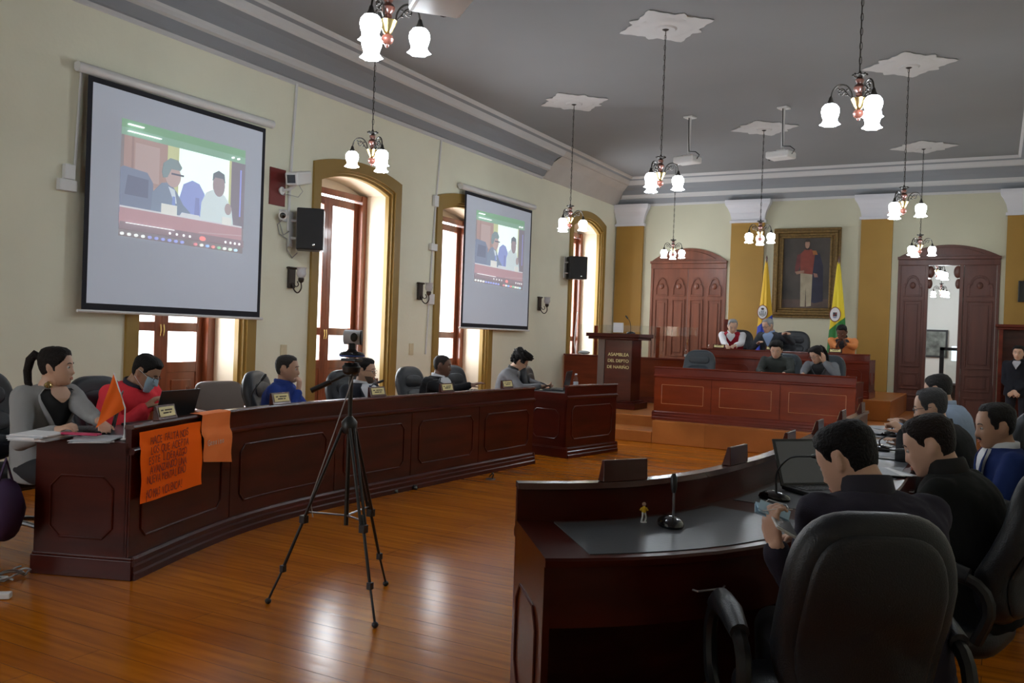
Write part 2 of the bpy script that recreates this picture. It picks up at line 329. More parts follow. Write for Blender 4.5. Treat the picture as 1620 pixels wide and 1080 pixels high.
# ------------------------------------------------------------------ windows
def arch_strip(b, X0, X1, y0, y1, zs, za, w, z0=0.0, n=16, k=0):
    # band of width w following jambs and arch, between planes X0 and X1
    o = [(y0, z0)]+arc(y0, y1, zs, za, n)+[(y1, z0)]; q = [(y0+w, z0)]+arc(y0+w, y1-w, zs-w, za-w, n)+[(y1-w, z0)]
    for i in range(len(o)-1):
        a, c, d, e = o[i], o[i+1], q[i+1], q[i]
        vs = [(X0, *a), (X0, *c), (X0, *d), (X0, *e), (X1, *a), (X1, *c), (X1, *d), (X1, *e)]
        b.add(vs, [(0, 1, 2, 3), (4, 7, 6, 5), (0, 4, 5, 1), (3, 2, 6, 7)], k)
XF = -7.60
for i, (a, c, zs, za) in enumerate(WIN):
    r = empty('window_%d' % (i+1), (0, 0, 0), kind='structure')
    b = MB(); arch_strip(b, WX-.01, WX+.03, a, c, zs, za, .13); arch_strip(b, WX-.05, WX+.0, a+.11, c-.11, zs-.11, za-.11, .05); arch_strip(b, WX-.10, WX-.04, a+.15, c-.15, zs-.15, za-.15, .04)
    b.build('window_trim', 'gold', r, smooth=25)
    y0, y1 = a+.17, c-.17; z1, z2 = zs-.17, za-.17
    b = MB(); A = [(y0, 0)]+arc(y0, y1, z1, z2)+[(y1, 0)]
    for j in range(len(A)-1): b.add([(WX-.06, *A[j]), (WX-.06, *A[j+1]), (XF-.05, *A[j+1]), (XF-.05, *A[j])], [(0, 1, 2, 3)])
    b.build('window_reveal', 'reveal', r, smooth=0)
    # wooden french window
    zt = z1-.005
    b = MB(); b.b2((XF-.05, y0, 0), (XF+.05, y0+.10, zt)); b.b2((XF-.05, y1-.10, 0), (XF+.10, y1, zt)); b.b2((XF-.05, y0, zt-.08), (XF+.08, y1, zt))
    AA = arc(y0, y1, z1, z2); P = [(y0, zt)]+AA+[(y1, zt)]
    b.build('window_frame', 'window_wood', r, smooth=0, bevel=.006)
    b = MB(); b.prism([(p[0], p[1]) for p in P], lambda u, v, t: (t, u, v), XF-.04, XF-.01); b.build('lunette', 'reveal', r, smooth=0)
    ym = (y0+y1)/2
    zl = zt-.10
    for s, (l0, l1) in enumerate(((y0+.10, ym), (ym, y1-.10))):
        b = MB(); X0, X1 = XF-.03, XF+.025; st = .085
        b.b2((X0, l0, .02), (X1, l0+st, zl)); b.b2((X0, l1-st, .02), (X1, l1, zl))
        zz = [.02, .14, .92, 1.03, 1.35, 1.445, zl-.10, zl]
        for q in range(0, 8, 2): b.b2((X0+.003, l0+st-.004, zz[q]), (X1-.003, l1-st+.004, zz[q+1]))
        leaf = b.build('casement_leaf', 'window_wood', r, smooth=0, bevel=.005)
        b = MB(); b.b2((X0+.01, l0+st-.01, .13), (X1-.012, l1-st+.01, .93)); b.b2((X0+.01, l0+st+.06, .22), (X1+.004, l1-st-.06, .84)); b.build('lower_panel', 'window_wood', leaf, smooth=0, bevel=.006)
        for q0, q1 in ((1.02, 1.36), (1.44, zl-.09)):
            b = MB(); b.b2((XF-.006, l0+st-.01, q0), (XF, l1-st+.01, q1)); b.build('window_pane', 'glass', leaf, smooth=0)
        b = MB(); b.tube([(X1+.01, l1-.02 if s == 0 else l0+.02, 1.3), (X1+.02, l1-.02 if s == 0 else l0+.02, 1.36), (X1+.01, l1-.02 if s == 0 else l0+.02, 1.42)], .007, 6); b.build('window_handle', 'brass', leaf)

# ------------------------------------------------------------------ doors of the back wall
def bfn(Y): return lambda u, v, t: (u, Y-t, v)
def rect_ring(b, x0, x1, z0, z1, w, fn, t0, t1):
    for (a, c, d, e) in ((x0, x1, z0, z0+w), (x0, x1, z1-w, z1), (x0, x0+w, z0+w, z1-w), (x1-w, x1, z0+w, z1-w)):
        b.prism([(a, d), (c, d), (c, e), (a, e)], fn, t0, t1)
def door_leaf(name, m, parent, w, h, bays, loc, rz=0):
    # leaf lies in its local x-z plane, front face towards -y
    fn = lambda u, v, t: (u, -t, v)
    b = MB(); b.b2((0, -.04, 0), (w, 0, h)); leaf = b.build(name, m, parent, smooth=0, bevel=.004, loc=loc, rot=(0, 0, rz))
    bwid = w/bays
    for k in range(bays):
        x0, x1 = k*bwid+.045, (k+1)*bwid-.045; xm = (x0+x1)/2
        b = MB()
        rect_ring(b, x0, x1, 1.12, h-.62, .028, fn, .035, .06)
        b.prism([(x0+.06, 1.2), (x1-.06, 1.2), (x1-.06, h-.70), (x0+.06, h-.70)], fn, .03, .055)
        # arched head panel with small lobes
        P = [(x0, h-.56)]+[(xm+(x1-x0)/2*math.cos(t), h-.36+.16*math.sin(t)) for t in [pi-pi*j/14 for j in range(15)]]+[(x1, h-.56)]
        P = [(x0, h-.56), (x0, h-.40), (x0+.02, h-.33)]+[(xm+(x1-x0)/2*.72*math.cos(t), h-.33+.15*math.sin(t)) for t in [pi-pi*j/12 for j in range(13)]]+[(x1-.02, h-.33), (x1, h-.40), (x1, h-.56)]
        n = len(P); cx, cz = xm, h-.40
        Q = [(cx+(p[0]-cx)*.76, cz+(p[1]-cz)*.8) for p in P]
        for j in range(n):
            q = (j+1) % n; b.prism([P[j], P[q], Q[q], Q[j]], fn, .035, .062)
        b.ball((xm, -.045, h-.36), (.05, .03, .06), 10, 6)
        rect_ring(b, x0, x1, .72, 1.02, .025, fn, .035, .058); b.prism([(x0+.06, .78), (x1-.06, .78), (x1-.06, .96), (x0+.06, .96)], fn, .03, .055)
        rect_ring(b, x0, x1, .12, .62, .025, fn, .035, .058); b.prism([(x0+.06, .18), (x1-.06, .18), (x1-.06, .56), (x0+.06, .56)], fn, .03, .055)
        b.build('door_panel', m, leaf, smooth=30, bevel=.004)
    return leaf
def door_case(idx, D, m, top):
    x0, x1, zs, za = D
    r = empty('door_%d' % idx, (0, 0, 0), kind='structure')
    b = MB(); P = arc(x0, x1, zs, za, 20)+[(x1, zs-.03), (x0, zs-.03)]
    b.prism(P, bfn(BY), -.10, .02)
    cx = (x0+x1)/2
    P2 = [(cx+(p[0]-cx)*.72, zs+.03+(p[1]-zs)*.66) for p in arc(x0, x1, zs, za, 20)]
    b.prism(P2+[(P2[-1][0], zs+.03), (P2[0][0], zs+.03)], bfn(BY), .015, .035)
    b.prism([(x0-.01, zs-.05), (x1+.01, zs-.05), (x1+.01, zs), (x0-.01, zs)], bfn(BY), -.05, .07)
    b.prism([(x0, zs-.15), (x1, zs-.15), (x1, zs-.05), (x0, zs-.05)], bfn(BY), -.10, .03)
    b.build('door_head', m, r, smooth=30, bevel=.005)
    b = MB(); b.b2((x0, BY-.02, 0), (x0+.05, BY+.12, zs-.05)); b.b2((x1-.05, BY-.02, 0), (x1, BY+.12, zs-.05)); b.build('door_jamb', m, r, smooth=0, bevel=.005)
    return r
r = door_case(1, DL, 'door', 0)
h = DL[2]-.15
for k in range(2):
    w = (DL[1]-DL[0]-.1)/2
    lf = door_leaf('door_leaf', 'door', r, w-.004, h, 2, (DL[0]+.05+k*w, BY+.04, 0))
b = MB(); b.tube([(DL[0]+.83, BY-.03, 1.35), (DL[0]+.83, BY-.06, 1.4), (DL[0]+.83, BY-.03, 1.47)], .01, 6); b.build('door_handle', 'brass', r)
r = door_case(2, DR, 'door2', 0)
h = DR[2]-.15
door_leaf('door_leaf', 'door2', r, .40, h, 1, (DR[0]+.05, BY+.03, 0), 0)
b = MB(); b.b2((DR[0]+.45, BY-.03, 0), (DR[0]+.50, BY+.10, h)); b.b2((DR[0]+1.0, BY-.03, 0), (DR[0]+1.06, BY+.10, h)); b.build('door_mullion', 'door2', r, smooth=0, bevel=.006)
door_leaf('door_leaf', 'door2', r, .50, h, 1, (DR[0]+1.07, BY+.03, 0), 0)
door_leaf('door_leaf', 'door2', r, .45, h, 1, (DR[0]+1.0, BY+.12, 0), pi/2-.15)
# carved brackets at the top of the opening
b = MB()
for sx, xx in ((1, DR[0]+.50), (-1, DR[0]+1.0)):
    b.ball((xx+sx*.03, BY+.0, h-.12), (.07, .03, .11), 10, 8); b.ball((xx+sx*.02, BY, h-.33), (.05, .03, .09), 10, 8)
b.build('carved_bracket', 'door2', r)
# room seen through the open door
b = MB(); b.add([(-4.2, 26.6, 0), (3, 26.6, 0), (3, 26.6, 4.6), (-4.2, 26.6, 4.6)], [(0, 1, 2, 3)]); b.add([(-4.2, BY+.15, 0), (-4.2, 26.6, 0), (-4.2, 26.6, 4.6), (-4.2, BY+.15, 4.6)], [(0, 1, 2, 3)])
b.add([(3, BY+.15, 0), (3, 26.6, 0), (3, 26.6, 4.6), (3, BY+.15, 4.6)], [(0, 1, 2, 3)]); b.add([(-4.2, BY+.15, 0), (DR[0], BY+.15, 0), (DR[0], BY+.15, 4.6), (-4.2, BY+.15, 4.6)], [(0, 1, 2, 3)]); b.add([(DR[1], BY+.15, 0), (3, BY+.15, 0), (3, BY+.15, 4.6), (DR[1], BY+.15, 4.6)], [(0, 1, 2, 3)]); b.add([(DR[0], BY+.15, 3.1), (DR[1], BY+.15, 3.1), (DR[1], BY+.15, 4.6), (DR[0], BY+.15, 4.6)], [(0, 1, 2, 3)])
struct(b.build('wall_next_room', mat('pale_next_room_paint', (0.62, 0.64, 0.60), 0.8), smooth=0))
b = MB(); b.add([(-4.2, BY+.1, 4.6), (3, BY+.1, 4.6), (3, 26.7, 4.6), (-4.2, 26.7, 4.6)], [(3, 2, 1, 0)]); struct(b.build('ceiling_next_room', 'ceil', smooth=0))

# ------------------------------------------------------------------ dais
DY = 11.78
b = MB(); b.b2((-4.15, DY, 0), (RX-1.9, 14.45, .32)); b.b2((WX, 12.42, 0), (-4.16, 14.45, .319)); b.b2((WX, 14.45, 0), (RX-1.9, BY-.01, .32)); b.b2((WX, DY, 0), (-4.15, 12.42, .16))
struct(b.build('floor_dais', 'dais', smooth=0, bevel=.012))
b = MB(); b.b2((-4.35, 14.5, .321), (-1.35, BY-.065, .64)); struct(b.build('floor_presiding_platform', 'dais', smooth=0, bevel=.012))
# ------------------------------------------------------------------ curved benches
class Path:
    def __init__(s, pts, smooth=True, step=.05):
        P = [Vector((p[0], p[1], 0)) for p in pts]; Q = []
        if smooth and len(P) > 2:
            E = [P[0]*2-P[1]]+P+[P[-1]*2-P[-2]]
            for i in range(1, len(E)-2):
                for k in range(12):
                    t = k/12; a, b_, c, d = E[i-1], E[i], E[i+1], E[i+2]
                    Q.append(.5*((2*b_)+(c-a)*t+(2*a-5*b_+4*c-d)*t*t+(3*b_-a-3*c+d)*t**3))
            Q.append(P[-1])
        else:
            Q = [P[0]]
            for i in range(1, len(P)): Q += [P[i-1].lerp(P[i], k/16) for k in range(1, 17)]
        s.P = Q; s.S = [0]
        for i in range(1, len(Q)): s.S.append(s.S[-1]+(Q[i]-Q[i-1]).length)
        s.L = s.S[-1]
    def at(s, t):
        t = max(0, min(s.L, t)); i = 1
        while i < len(s.S)-1 and s.S[i] < t: i += 1
        a = (t-s.S[i-1])/max(1e-9, s.S[i]-s.S[i-1]); p = s.P[i-1].lerp(s.P[i], a)
        j0, j1 = max(0, i-2), min(len(s.P)-1, i+1); d = (s.P[j1]-s.P[j0]).normalized()
        return p, d, Vector((d.y, -d.x, 0))       # point, tangent, normal to the right
    def pt(s, t, off, z): p, d, n = s.at(t); q = p+n*off; return Vector((q.x, q.y, z))
    def near(s, x, y):
        return min(((Vector((x, y, 0))-s.P[i]).length, s.S[i]) for i in range(len(s.P)))[1]
def sweep(b, path, prof, s0, s1, k=0, step=.10):
    n = max(1, int((s1-s0)/step)); b.loft([[path.pt(s0+(s1-s0)*i/n, o, z) for o, z in prof] for i in range(n+1)], True, False, k)
def rectprof(o0, o1, z0, z1): return [(o0, z0), (o1, z0), (o1, z1), (o0, z1)]
def moulding(b, path, s0, s1, z0, z1, off, r=.007, ch=.06):
    pts = [(s0+ch, z0), (s1-ch, z0), (s1, z0+ch), (s1, z1-ch), (s1-ch, z1), (s0+ch, z1), (s0, z1-ch), (s0, z0+ch)]
    full = []
    for i in range(len(pts)):
        a, c = pts[i], pts[(i+1) % len(pts)]; n = max(1, int(abs(c[0]-a[0])/.08))
        for j in range(n): full.append((a[0]+(c[0]-a[0])*j/n, a[1]+(c[1]-a[1])*j/n))
    b.tube([path.pt(u, off, z) for u, z in full], r, 6, False, True)
def bench(name, label, path, sg, ztop, zpar, depth, bays, m='mahog', mtop='mahog', mpanel='mahog', z0=0.0, group=None, ends=(1, 1), pads=None, inlay=False, drawers=False, cap='mahog2', padm='pad'):
    """path: line of the parapet face; sg=+1 room side is to the right of the path direction"""
    r = empty(name, (0, 0, 0), 0, label, 'desk', group)
    L = path.L; f = lambda prof: [(o*sg, z+z0) for o, z in prof]
    zf = ztop-.065                                 # rail under the top
    b = MB(); sweep(b, path, f([(-.03, 0), (.045, 0), (.045, .035), (.035, .045), (.035, .075), (.024, .085), (.024, .11), (.012, .125), (-.03, .125)]), 0, L); b.build('plinth', m, r, smooth=30)
    b = MB(); sweep(b, path, f([(-.035, ztop-.05), (0, ztop-.05), (0, zpar-.022), (-.035, zpar-.022)]), 0, L); b.build('parapet', m, r, smooth=30)
    b = MB(); sweep(b, path, f([(-.047, zpar-.022), (.012, zpar-.022), (.016, zpar-.012), (.010, zpar), (-.043, zpar)]), 0, L); b.build('parapet_cap', cap, r, smooth=30)
    b = MB(); sweep(b, path, f([(-.02, ztop-.065), (.014, ztop-.065), (.022, ztop-.052), (.022, ztop-.04), (.012, ztop-.032), (0, ztop-.025), (-.02, ztop-.02)]), 0, L); b.build('rail', m, r, smooth=30)
    b = MB(); sweep(b, path, f(rectprof(-.03, -.012, .1, zf+.02)), 0, L); b.build('backing_board', m, r, smooth=30)
    for i in range(len(bays)-1):
        s0, s1 = bays[i]+.004, bays[i+1]-.004
        b = MB(); sweep(b, path, f(rectprof(-.015, 0.0, .12, zf)), s0, s1); p = b.build('front_panel', mpanel, r, smooth=30)
        if s1-s0 > .35:
            b = MB(); g = .11 if s1-s0 > .7 else .08
            if inlay: 
                moulding(b, path, s0+g, s1-g, z0+.12+.11, z0+zf-.10, .001*sg, .004, .001); b.build('inlay_line', 'inlay', p)
            else:
                moulding(b, path, s0+g, s1-g, z0+.12+.10, z0+zf-.09, .002*sg, .007, .05); b.build('panel_moulding', m, p)
    b = MB(); sweep(b, path, f([(-depth-.012, ztop-.028), (-.02, ztop-.028), (-.02, ztop), (-depth-.006, ztop), (-depth-.014, ztop-.008)]), 0, L); b.build('worktop', mtop, r, smooth=30)
    for e, sv in ((0, 0.0), (1, L)):
        if not ends[e]: continue
        p, d, n = path.at(sv); d = d*(1 if e == 0 else -1)
        q = MB()
        P0 = p-n*sg*.0; P1 = p-n*sg*depth
        def slab(b_, u0, u1, zz0, zz1, t0, t1):
            vs = []
            for t in (t0, t1):
                for (u, z) in ((u0, zz0), (u1, zz0), (u1, zz1), (u0, zz1)):
                    w = p-n*sg*u+d*t; vs.append((w.x, w.y, z+z0))
            b_.add(vs, [(0, 1, 2, 3), (7, 6, 5, 4), (0, 4, 5, 1), (1, 5, 6, 2), (2, 6, 7, 3), (3, 7, 4, 0)])
        slab(q, .02, depth, .1, ztop-.028, .0, .022); ep = q.build('end_panel', m, r, smooth=0)
        q = MB(); slab(q, -.03, depth+.01, 0, .11, -.014, .02); slab(q, -.03, depth+.005, .11, .125, -.008, .02); q.build('end_plinth', m, ep, smooth=0, bevel=.004)
        q = MB(); c = .06; u0, u1, a0, a1 = .10, depth-.10, .22, ztop-.20
        pts = [(u0+c, a0), (u1-c, a0), (u1, a0+c), (u1, a1-c), (u1-c, a1), (u0+c, a1), (u0, a1-c), (u0, a0+c)]
        q.tube([(p-n*sg*u-d*.001)+Vector((0, 0, z+z0)) for u, z in pts], .006, 6, False, True); q.build('end_moulding', m, ep)
    if pads:
        for s0, s1 in pads:
            b = MB(); sweep(b, path, f(rectprof(-depth+.035, -.07, ztop, ztop+.003)), s0, s1, step=.06); b.build('writing_pad', padm, r, smooth=30)
    for sv in bays[1:-1]:
        p, d, n = path.at(sv); w = p-n*sg*(depth*.5); R = Matrix.Rotation(math.atan2(n.y, n.x), 3, 'Z'); b = MB(); b.box((w.x, w.y, z0+(ztop-.03)/2), (depth-.10, .025, ztop-.03), R); b.build('divider_panel', m, r, smooth=0)
    if drawers:
        for s0, s1 in drawers:
            b = MB(); sweep(b, path, f(rectprof(-depth+.004, -depth+.022, ztop-.22, ztop-.03)), s0, s1, step=.06); q = b.build('drawer_front', m, r, smooth=30)
            b = MB(); sm = (s0+s1)/2; o = -(depth-.0)*sg
            b.tube([path.pt(sm-.035, o, z0+ztop-.12), path.pt(sm-.03, o-.02*sg, z0+ztop-.12), path.pt(sm+.03, o-.02*sg, z0+ztop-.12), path.pt(sm+.035, o, z0+ztop-.12)], .004, 6); b.build('drawer_handle', 'greymetal', q)
    return r
LP = Path([(-4.20, 3.32), (-4.42, 3.93), (-4.58, 4.50), (-4.66, 5.10), (-4.67, 5.9), (-4.65, 6.6), (-4.61, 7.6), (-4.54, 8.90)])
bl = [0]+[LP.near(x, y) for x, y in ((-4.56, 4.42), (-4.67, 5.60), (-4.65, 6.65), (-4.60, 7.80))]+[LP.L]
D1 = bench('council_bench', 'long dark mahogany curved bench along the left wall, draped with orange posters', LP, 1, .765, .865, .58, bl, pads=[(bl[0]+.12, bl[1]-.08), (bl[1]+.1, bl[2]-.08), (bl[2]+.1, bl[3]-.08), (bl[3]+.1, bl[4]-.08), (bl[4]+.1, bl[5]-.1)])
LP2 = Path([(-4.42, 9.52), (-4.33, 10.05), (-4.23, 10.62)])
D2 = bench('council_bench', 'short dark mahogany bench section before the steps, with laptop and water bottle on it', LP2, 1, .765, .865, .60, [0, LP2.L], pads=[(.08, LP2.L-.1)])
NP = Path([(-1.54, 2.90), (-1.385, 3.025), (-1.22, 3.24), (-1.08, 3.62), (-1.0, 4.15), (-.965, 4.65), (-.96, 5.45), (-.965, 6.3), (-.97, 7.2), (-.965, 8.1)])
bn = [0, NP.near(-1.04, 3.75), NP.near(-.96, 4.9), NP.near(-.96, 6.0), NP.near(-.97, 7.1), NP.L]
D3 = bench('council_bench', 'glossy dark curved bench in the right foreground with inset grey writing pads', NP, -1, .765, .905, .57, bn, pads=[(.13, bn[1]-.10), (bn[1]+.10, bn[2]-.1), (bn[2]+.1, bn[3]-.1), (bn[3]+.1, bn[4]-.1), (bn[4]+.1, bn[5]-.1)],
           drawers=[(.02, bn[1]-.25), (bn[1]-.24, bn[1]+.5), (bn[1]+.55, bn[2]), (bn[2]+.02, bn[3]), (bn[3]+.02, bn[4]), (bn[4]+.02, bn[5])])
# dais desk and presiding desk
P3 = Path([(-4.20, 11.95), (-3.38, 11.96), (-2.46, 11.96), (-1.52, 11.94)], smooth=False)
b3 = [0, .82, 1.74, P3.L]
D4 = bench('secretary_desk', 'reddish secretaries desk at the front of the dais with three inlaid panels', P3, 1, .66, .745, .62, b3, m='red', mpanel='redlit', mtop='red', cap='red', z0=.32, inlay=True)
P4 = Path([(-4.33, 14.62), (-3.4, 14.64), (-2.5, 14.64), (-1.68, 14.62)], smooth=False)
D5 = bench('presiding_desk', 'upper reddish presiding desk behind the secretaries desk, below the portrait', P4, 1, .60, .69, .62, [0, .9, 1.78, P4.L], m='red', mpanel='red', mtop='red', cap='red', z0=.641)
# low counter on the left of the dais with an acrylic guard
r = empty('side_counter', (0, 0, 0), 0, 'low red wooden counter between the lectern and the closed carved door', 'counter')
b = MB(); b.b2((-7.05, 15.0, .321), (-4.40, 15.04, 1.09)); b.build('front_panel', 'redlit', r, smooth=0)
b = MB(); b.b2((-7.06, 14.98, 1.09), (-4.38, 15.35, 1.12)); b.build('counter_top', 'red', r, smooth=0, bevel=.005)
b = MB(); b.b2((-7.05, 14.985, .321), (-4.40, 15.0, .42)); b.build('plinth', 'red', r, smooth=0, bevel=.004)
b = MB(); b.b2((-4.43, 15.04, .321), (-4.40, 15.35, 1.09)); b.build('end_panel', 'red', r, smooth=0)
r = empty('acrylic_guard', (0, 0, 0), 0, 'clear acrylic guard with orange wooden posts standing on the side counter', 'screen')
xs = [Py(943, 525, 15.1).x, Py(1041, 530, 15.1).x, Py(1149, 530, 15.1).x]
for x in xs[:2]:
    b = MB(); b.b2((x-.03, 15.08, 1.121), (x+.03, 15.12, 1.66)); b.build('wooden_post', 'redlit', r, smooth=0, bevel=.004)
b = MB(); b.b2((-6.85, 15.096, 1.125), (-4.55, 15.104, 1.68)); b.build('acrylic_sheet', 'acrylic', r, smooth=0)
q = Py(1149, 505, 15.95); b = MB(); b.b2((q.x-.035, 15.93, .641), (q.x+.035, 15.97, q.z)); tag(b.build('wooden_post', 'red', smooth=0, bevel=.004), 'dark red wooden post behind the man in the red vest', 'post')

# lectern
lp = Pz(968, 640, .32)
r = empty('lectern', (-5.33, 13.45, .32), -.02, 'tall dark wooden lectern with gold lettering on its front, before the side counter', 'lectern')
b = MB(); b.b2((-.42, -.28, 0), (.40, .27, .10)); b.b2((-.37, -.24, .10), (.35, .24, .13)); b.build('base', 'mahog', r, smooth=0, bevel=.006)
b = MB(); b.b2((-.17, -.20, .13), (.29, .2, 1.10)); b.b2((-.30, -.17, .13), (-.17, .2, 1.10)); b.build('body', 'mahog2', r, smooth=0, bevel=.006)
b = MB(); b.b2((-.315, -.165, .13), (-.30, .2, 1.10)); b.b2((-.30, -.185, .13), (-.19, -.17, 1.10)); b.build('side_panel', mat('lit_side_panel', (.13, .09, .075), .4), r, smooth=0)  # left flank coloured paler and greyer, as if lit from that side
b = MB(); b.b2((-.44, -.29, 1.10), (.42, .29, 1.14)); b.b2((-.47, -.32, 1.14), (.45, .32, 1.20)); b.build('top', 'mahog', r, smooth=0, bevel=.008)
for s, (t, z, sz) in enumerate((('ASAMBLEA', .86, .075), ('DEL DEPTO', .76, .07), ('DE NARIÑO', .66, .07))):
    text_mesh('gold_lettering', t, sz, 'plate', r, (.06, -.204, z), (pi/2, 0, 0), .002)

# ------------------------------------------------------------------ chairs
def sup(t, e): c = math.cos(t); s_ = math.sin(t); return (math.copysign(abs(c)**(2/e), c), math.copysign(abs(s_)**(2/e), s_))
def pillow(b, w, h, t, e=3.2, n=28, m=6, fn=None, puff=1.0, k=0):
    # rounded slab w x h, thickness t; fn(u, v, w) -> point
    rings = []
    for i in range(2*m+1):
        a = -pi/2+pi*i/(2*m); ex = .5+.5*abs(math.cos(a))**.5 if 0 < i < 2*m else .5
        sc = math.cos(a)**.45 if 0 < i < 2*m else .02
        rr = []
        for j in range(n):
            x, y = sup(2*pi*j/n, e); x *= (w/2)*(1-(1-sc)*.38 if sc > .03 else .03); y *= (h/2)*(1-(1-sc)*.38 if sc > .03 else .03)
            rr.append(fn(x, y, math.sin(a)*t/2*puff))
        rings.append(rr)
    b.loft(rings, True, False, k)
def exec_chair(name, label, group, hb=.72, wb=.50, mleather='leather', arms=True, back_panel=True, tilt=.14, seatz=.47, metal='plastic'):
    # local frame: the sitter faces +x
    r = empty(name, (0, 0, 0), 0, label, 'chair', group)
    b = MB(); pillow(b, .50, .50, .12, 4, fn=lambda u, v, w: Vector((u+.02, v, seatz-.03+w-.015*(u/.25)**2))); b.build('seat', mleather, r)
    def bk(u, v, w, off=0):   # u across, v up
        zz = v+hb/2; x = -.22-.03*math.sin(zz/hb*pi)+math.sin(tilt)*-zz*1.0+.05*math.exp(-((zz-.2)/.12)**2)
        tap = 1-.16*max(0, (zz/hb-.55))**1.2-.10*max(0, .35-zz/hb)
        return Vector((x+w-.06*(u/(wb/2))**2*-.5+off, u*tap, seatz+.02+zz*math.cos(tilt)))
    b = MB(); pillow(b, wb, hb, .11, 3.4, 40, 7, fn=lambda u, v, w: bk(u, v, w)); b.build('backrest', mleather, r)
    if back_panel:
        b = MB(); pillow(b, wb*.80, hb*.86, .03, 3.6, 36, 4, fn=lambda u, v, w: bk(u, v-.01, w, -.056)); b.build('back_panel', mleather, r)
    b = MB()
    for q, vv in enumerate((-.22, -.03, .16)):
        b.k = 0; pillow(b, wb*.66, .17, .04, 3, 24, 4, fn=lambda u, v, w: bk(u, (v+vv)*hb/.72, w, .052))
    b.build('back_cushion', mleather, r)
    if arms:
        for s in (-1, 1):
            b = MB(); pts = []; 
            C = [(-.20, seatz+.0), (-.24, seatz+.12), (-.20, seatz+.20), (-.08, seatz+.225), (.10, seatz+.22), (.20, seatz+.17), (.23, seatz+.08), (.19, seatz-.02), (.08, seatz-.07)]
            P = Path([(p[0], p[1]) for p in C]); n = 26
            b.tube([(P.at(P.L*i/n)[0].x, s*.30, P.at(P.L*i/n)[0].y) for i in range(n+1)], .022, 8, flat=1.0); a = b.build('armrest', 'plastic', r)
            b = MB(); b.tube([(-.17, s*.30, seatz+.225), (-.06, s*.30, seatz+.245), (.08, s*.30, seatz+.243), (.17, s*.30, seatz+.205)], [.028, .036, .036, .026], 10); b.build('arm_pad', mleather, a)
    b = MB(); b.box((0, 0, seatz-.11), (.26, .2, .04)); b.build('mechanism', 'plastic', r, smooth=0, bevel=.01)
    b = MB(); b.lathe([(.028, .09), (.028, .26), (.018, .26), (.018, seatz-.12)], (0, 0, 0), 12); b.build('gas_column', 'plastic', r)
    b = MB()
    for k in range(5):
        a = 2*pi*k/5+.3; c, s_ = math.cos(a), math.sin(a)
        b.tube([(.02*c, .02*s_, .115), (.15*c, .15*s_, .105), (.30*c, .30*s_, .075)], [.03, .024, .016], 8, flat=.7)
    b.build('star_base', metal, r)
    for k in range(5):
        a = 2*pi*k/5+.3; c, s_ = math.cos(a), math.sin(a); q = MB()
        for d in (-.014, .014): q.lathe([(.004, -.009), (.026, -.009), (.028, 0), (.026, .009), (.004, .009)], (.30*c-s_*d, .30*s_+c*d, .029), 12, axis=(-s_, c, 0))
        q.tube([(.30*c, .30*s_, .03), (.30*c, .30*s_, .075)], .01, 6); q.build('caster', 'plastic', r)
    return r
CH = 'black leather swivel chairs'
proto = exec_chair('office_chair', 'source', CH, hb=.60, wb=.50, tilt=.20, seatz=.44, metal='greymetal')
CHF = exec_chair('office_chair', 'large black leather swivel chair seen from behind in the right foreground', CH, hb=.60, wb=.455, tilt=.20, seatz=.42, metal='greymetal')
CHF.location = (-.40, 2.75, 0); CHF.rotation_euler = (0, 0, math.atan2(.89, -.45))
def put(loc, face, label, src=None, z=0.0, first=[True]):
    s = src or proto
    rz = math.atan2(face[1], face[0])
    return dup(s, (loc[0], loc[1], z), rz, label)
proto.location = (-2, -1, 0)
# ------------------------------------------------------------------ people
def lerp(a, b, t): return a+(b-a)*t
HR = [(.118, .000, -.012, .004), (.113, .034, -.045, .034), (.098, .060, -.074, .055), (.072, .079, -.093, .070), (.042, .088, -.100, .0765), (.012, .0885, -.099, .077), (-.015, .087, -.092, .0745),
      (-.040, .087, -.078, .069), (-.062, .087, -.058, .061), (-.082, .085, -.036, .051), (-.098, .080, -.016, .038), (-.108, .068, .004, .026), (-.112, .05, .02, .010)]
def head_pt(th, z, off=0.0, feat=1.0):
    # th: 0 = front (+x), z from -.112 to .118
    for i in range(len(HR)-1):
        if HR[i][0] >= z >= HR[i+1][0]: break
    a, c = HR[i], HR[i+1]; t = (a[0]-z)/(a[0]-c[0]); t2 = t
    f, bk, w = lerp(a[1], c[1], t2), lerp(a[2], c[2], t2), lerp(a[3], c[3], t2)
    ct, st = math.cos(th), math.sin(th)
    mid = (f+bk)/2; rx = (f-bk)/2; e = .86
    x = mid+rx*math.copysign(abs(ct)**e, ct); y = w*math.copysign(abs(st)**e, st)
    g = lambda y0, z0, sy, sz: math.exp(-((y-y0)/sy)**2-((z-z0)/sz)**2)
    if ct > 0 and feat:
        d = 0
        nz = max(0, min(1, (.022-z)/.055)) if z > -.036 else max(0, 1-(-.036-z)/.008)
        d += .026*nz*math.exp(-(y/(.009+.007*nz))**2)
        d += .004*g(0, .022, .05, .012); d -= .0095*(g(.031, .006, .015, .010)+g(-.031, .006, .015, .010))
        d += .0075*(g(0, -.056, .022, .006)+g(0, -.068, .019, .006)); d -= .003*g(0, -.0615, .02, .0025); d += .006*g(0, -.094, .022, .013); d -= .004*g(0, -.081, .02, .006)
        d += .004*(g(.045, -.018, .02, .02)+g(-.045, -.018, .02, .02))
        x += d
    r = math.hypot(x, y) or 1
    nx, ny = x/r, y/r; vz = (z/.12)
    return Vector((x+nx*off, y+ny*off, z+off*vz*.8))
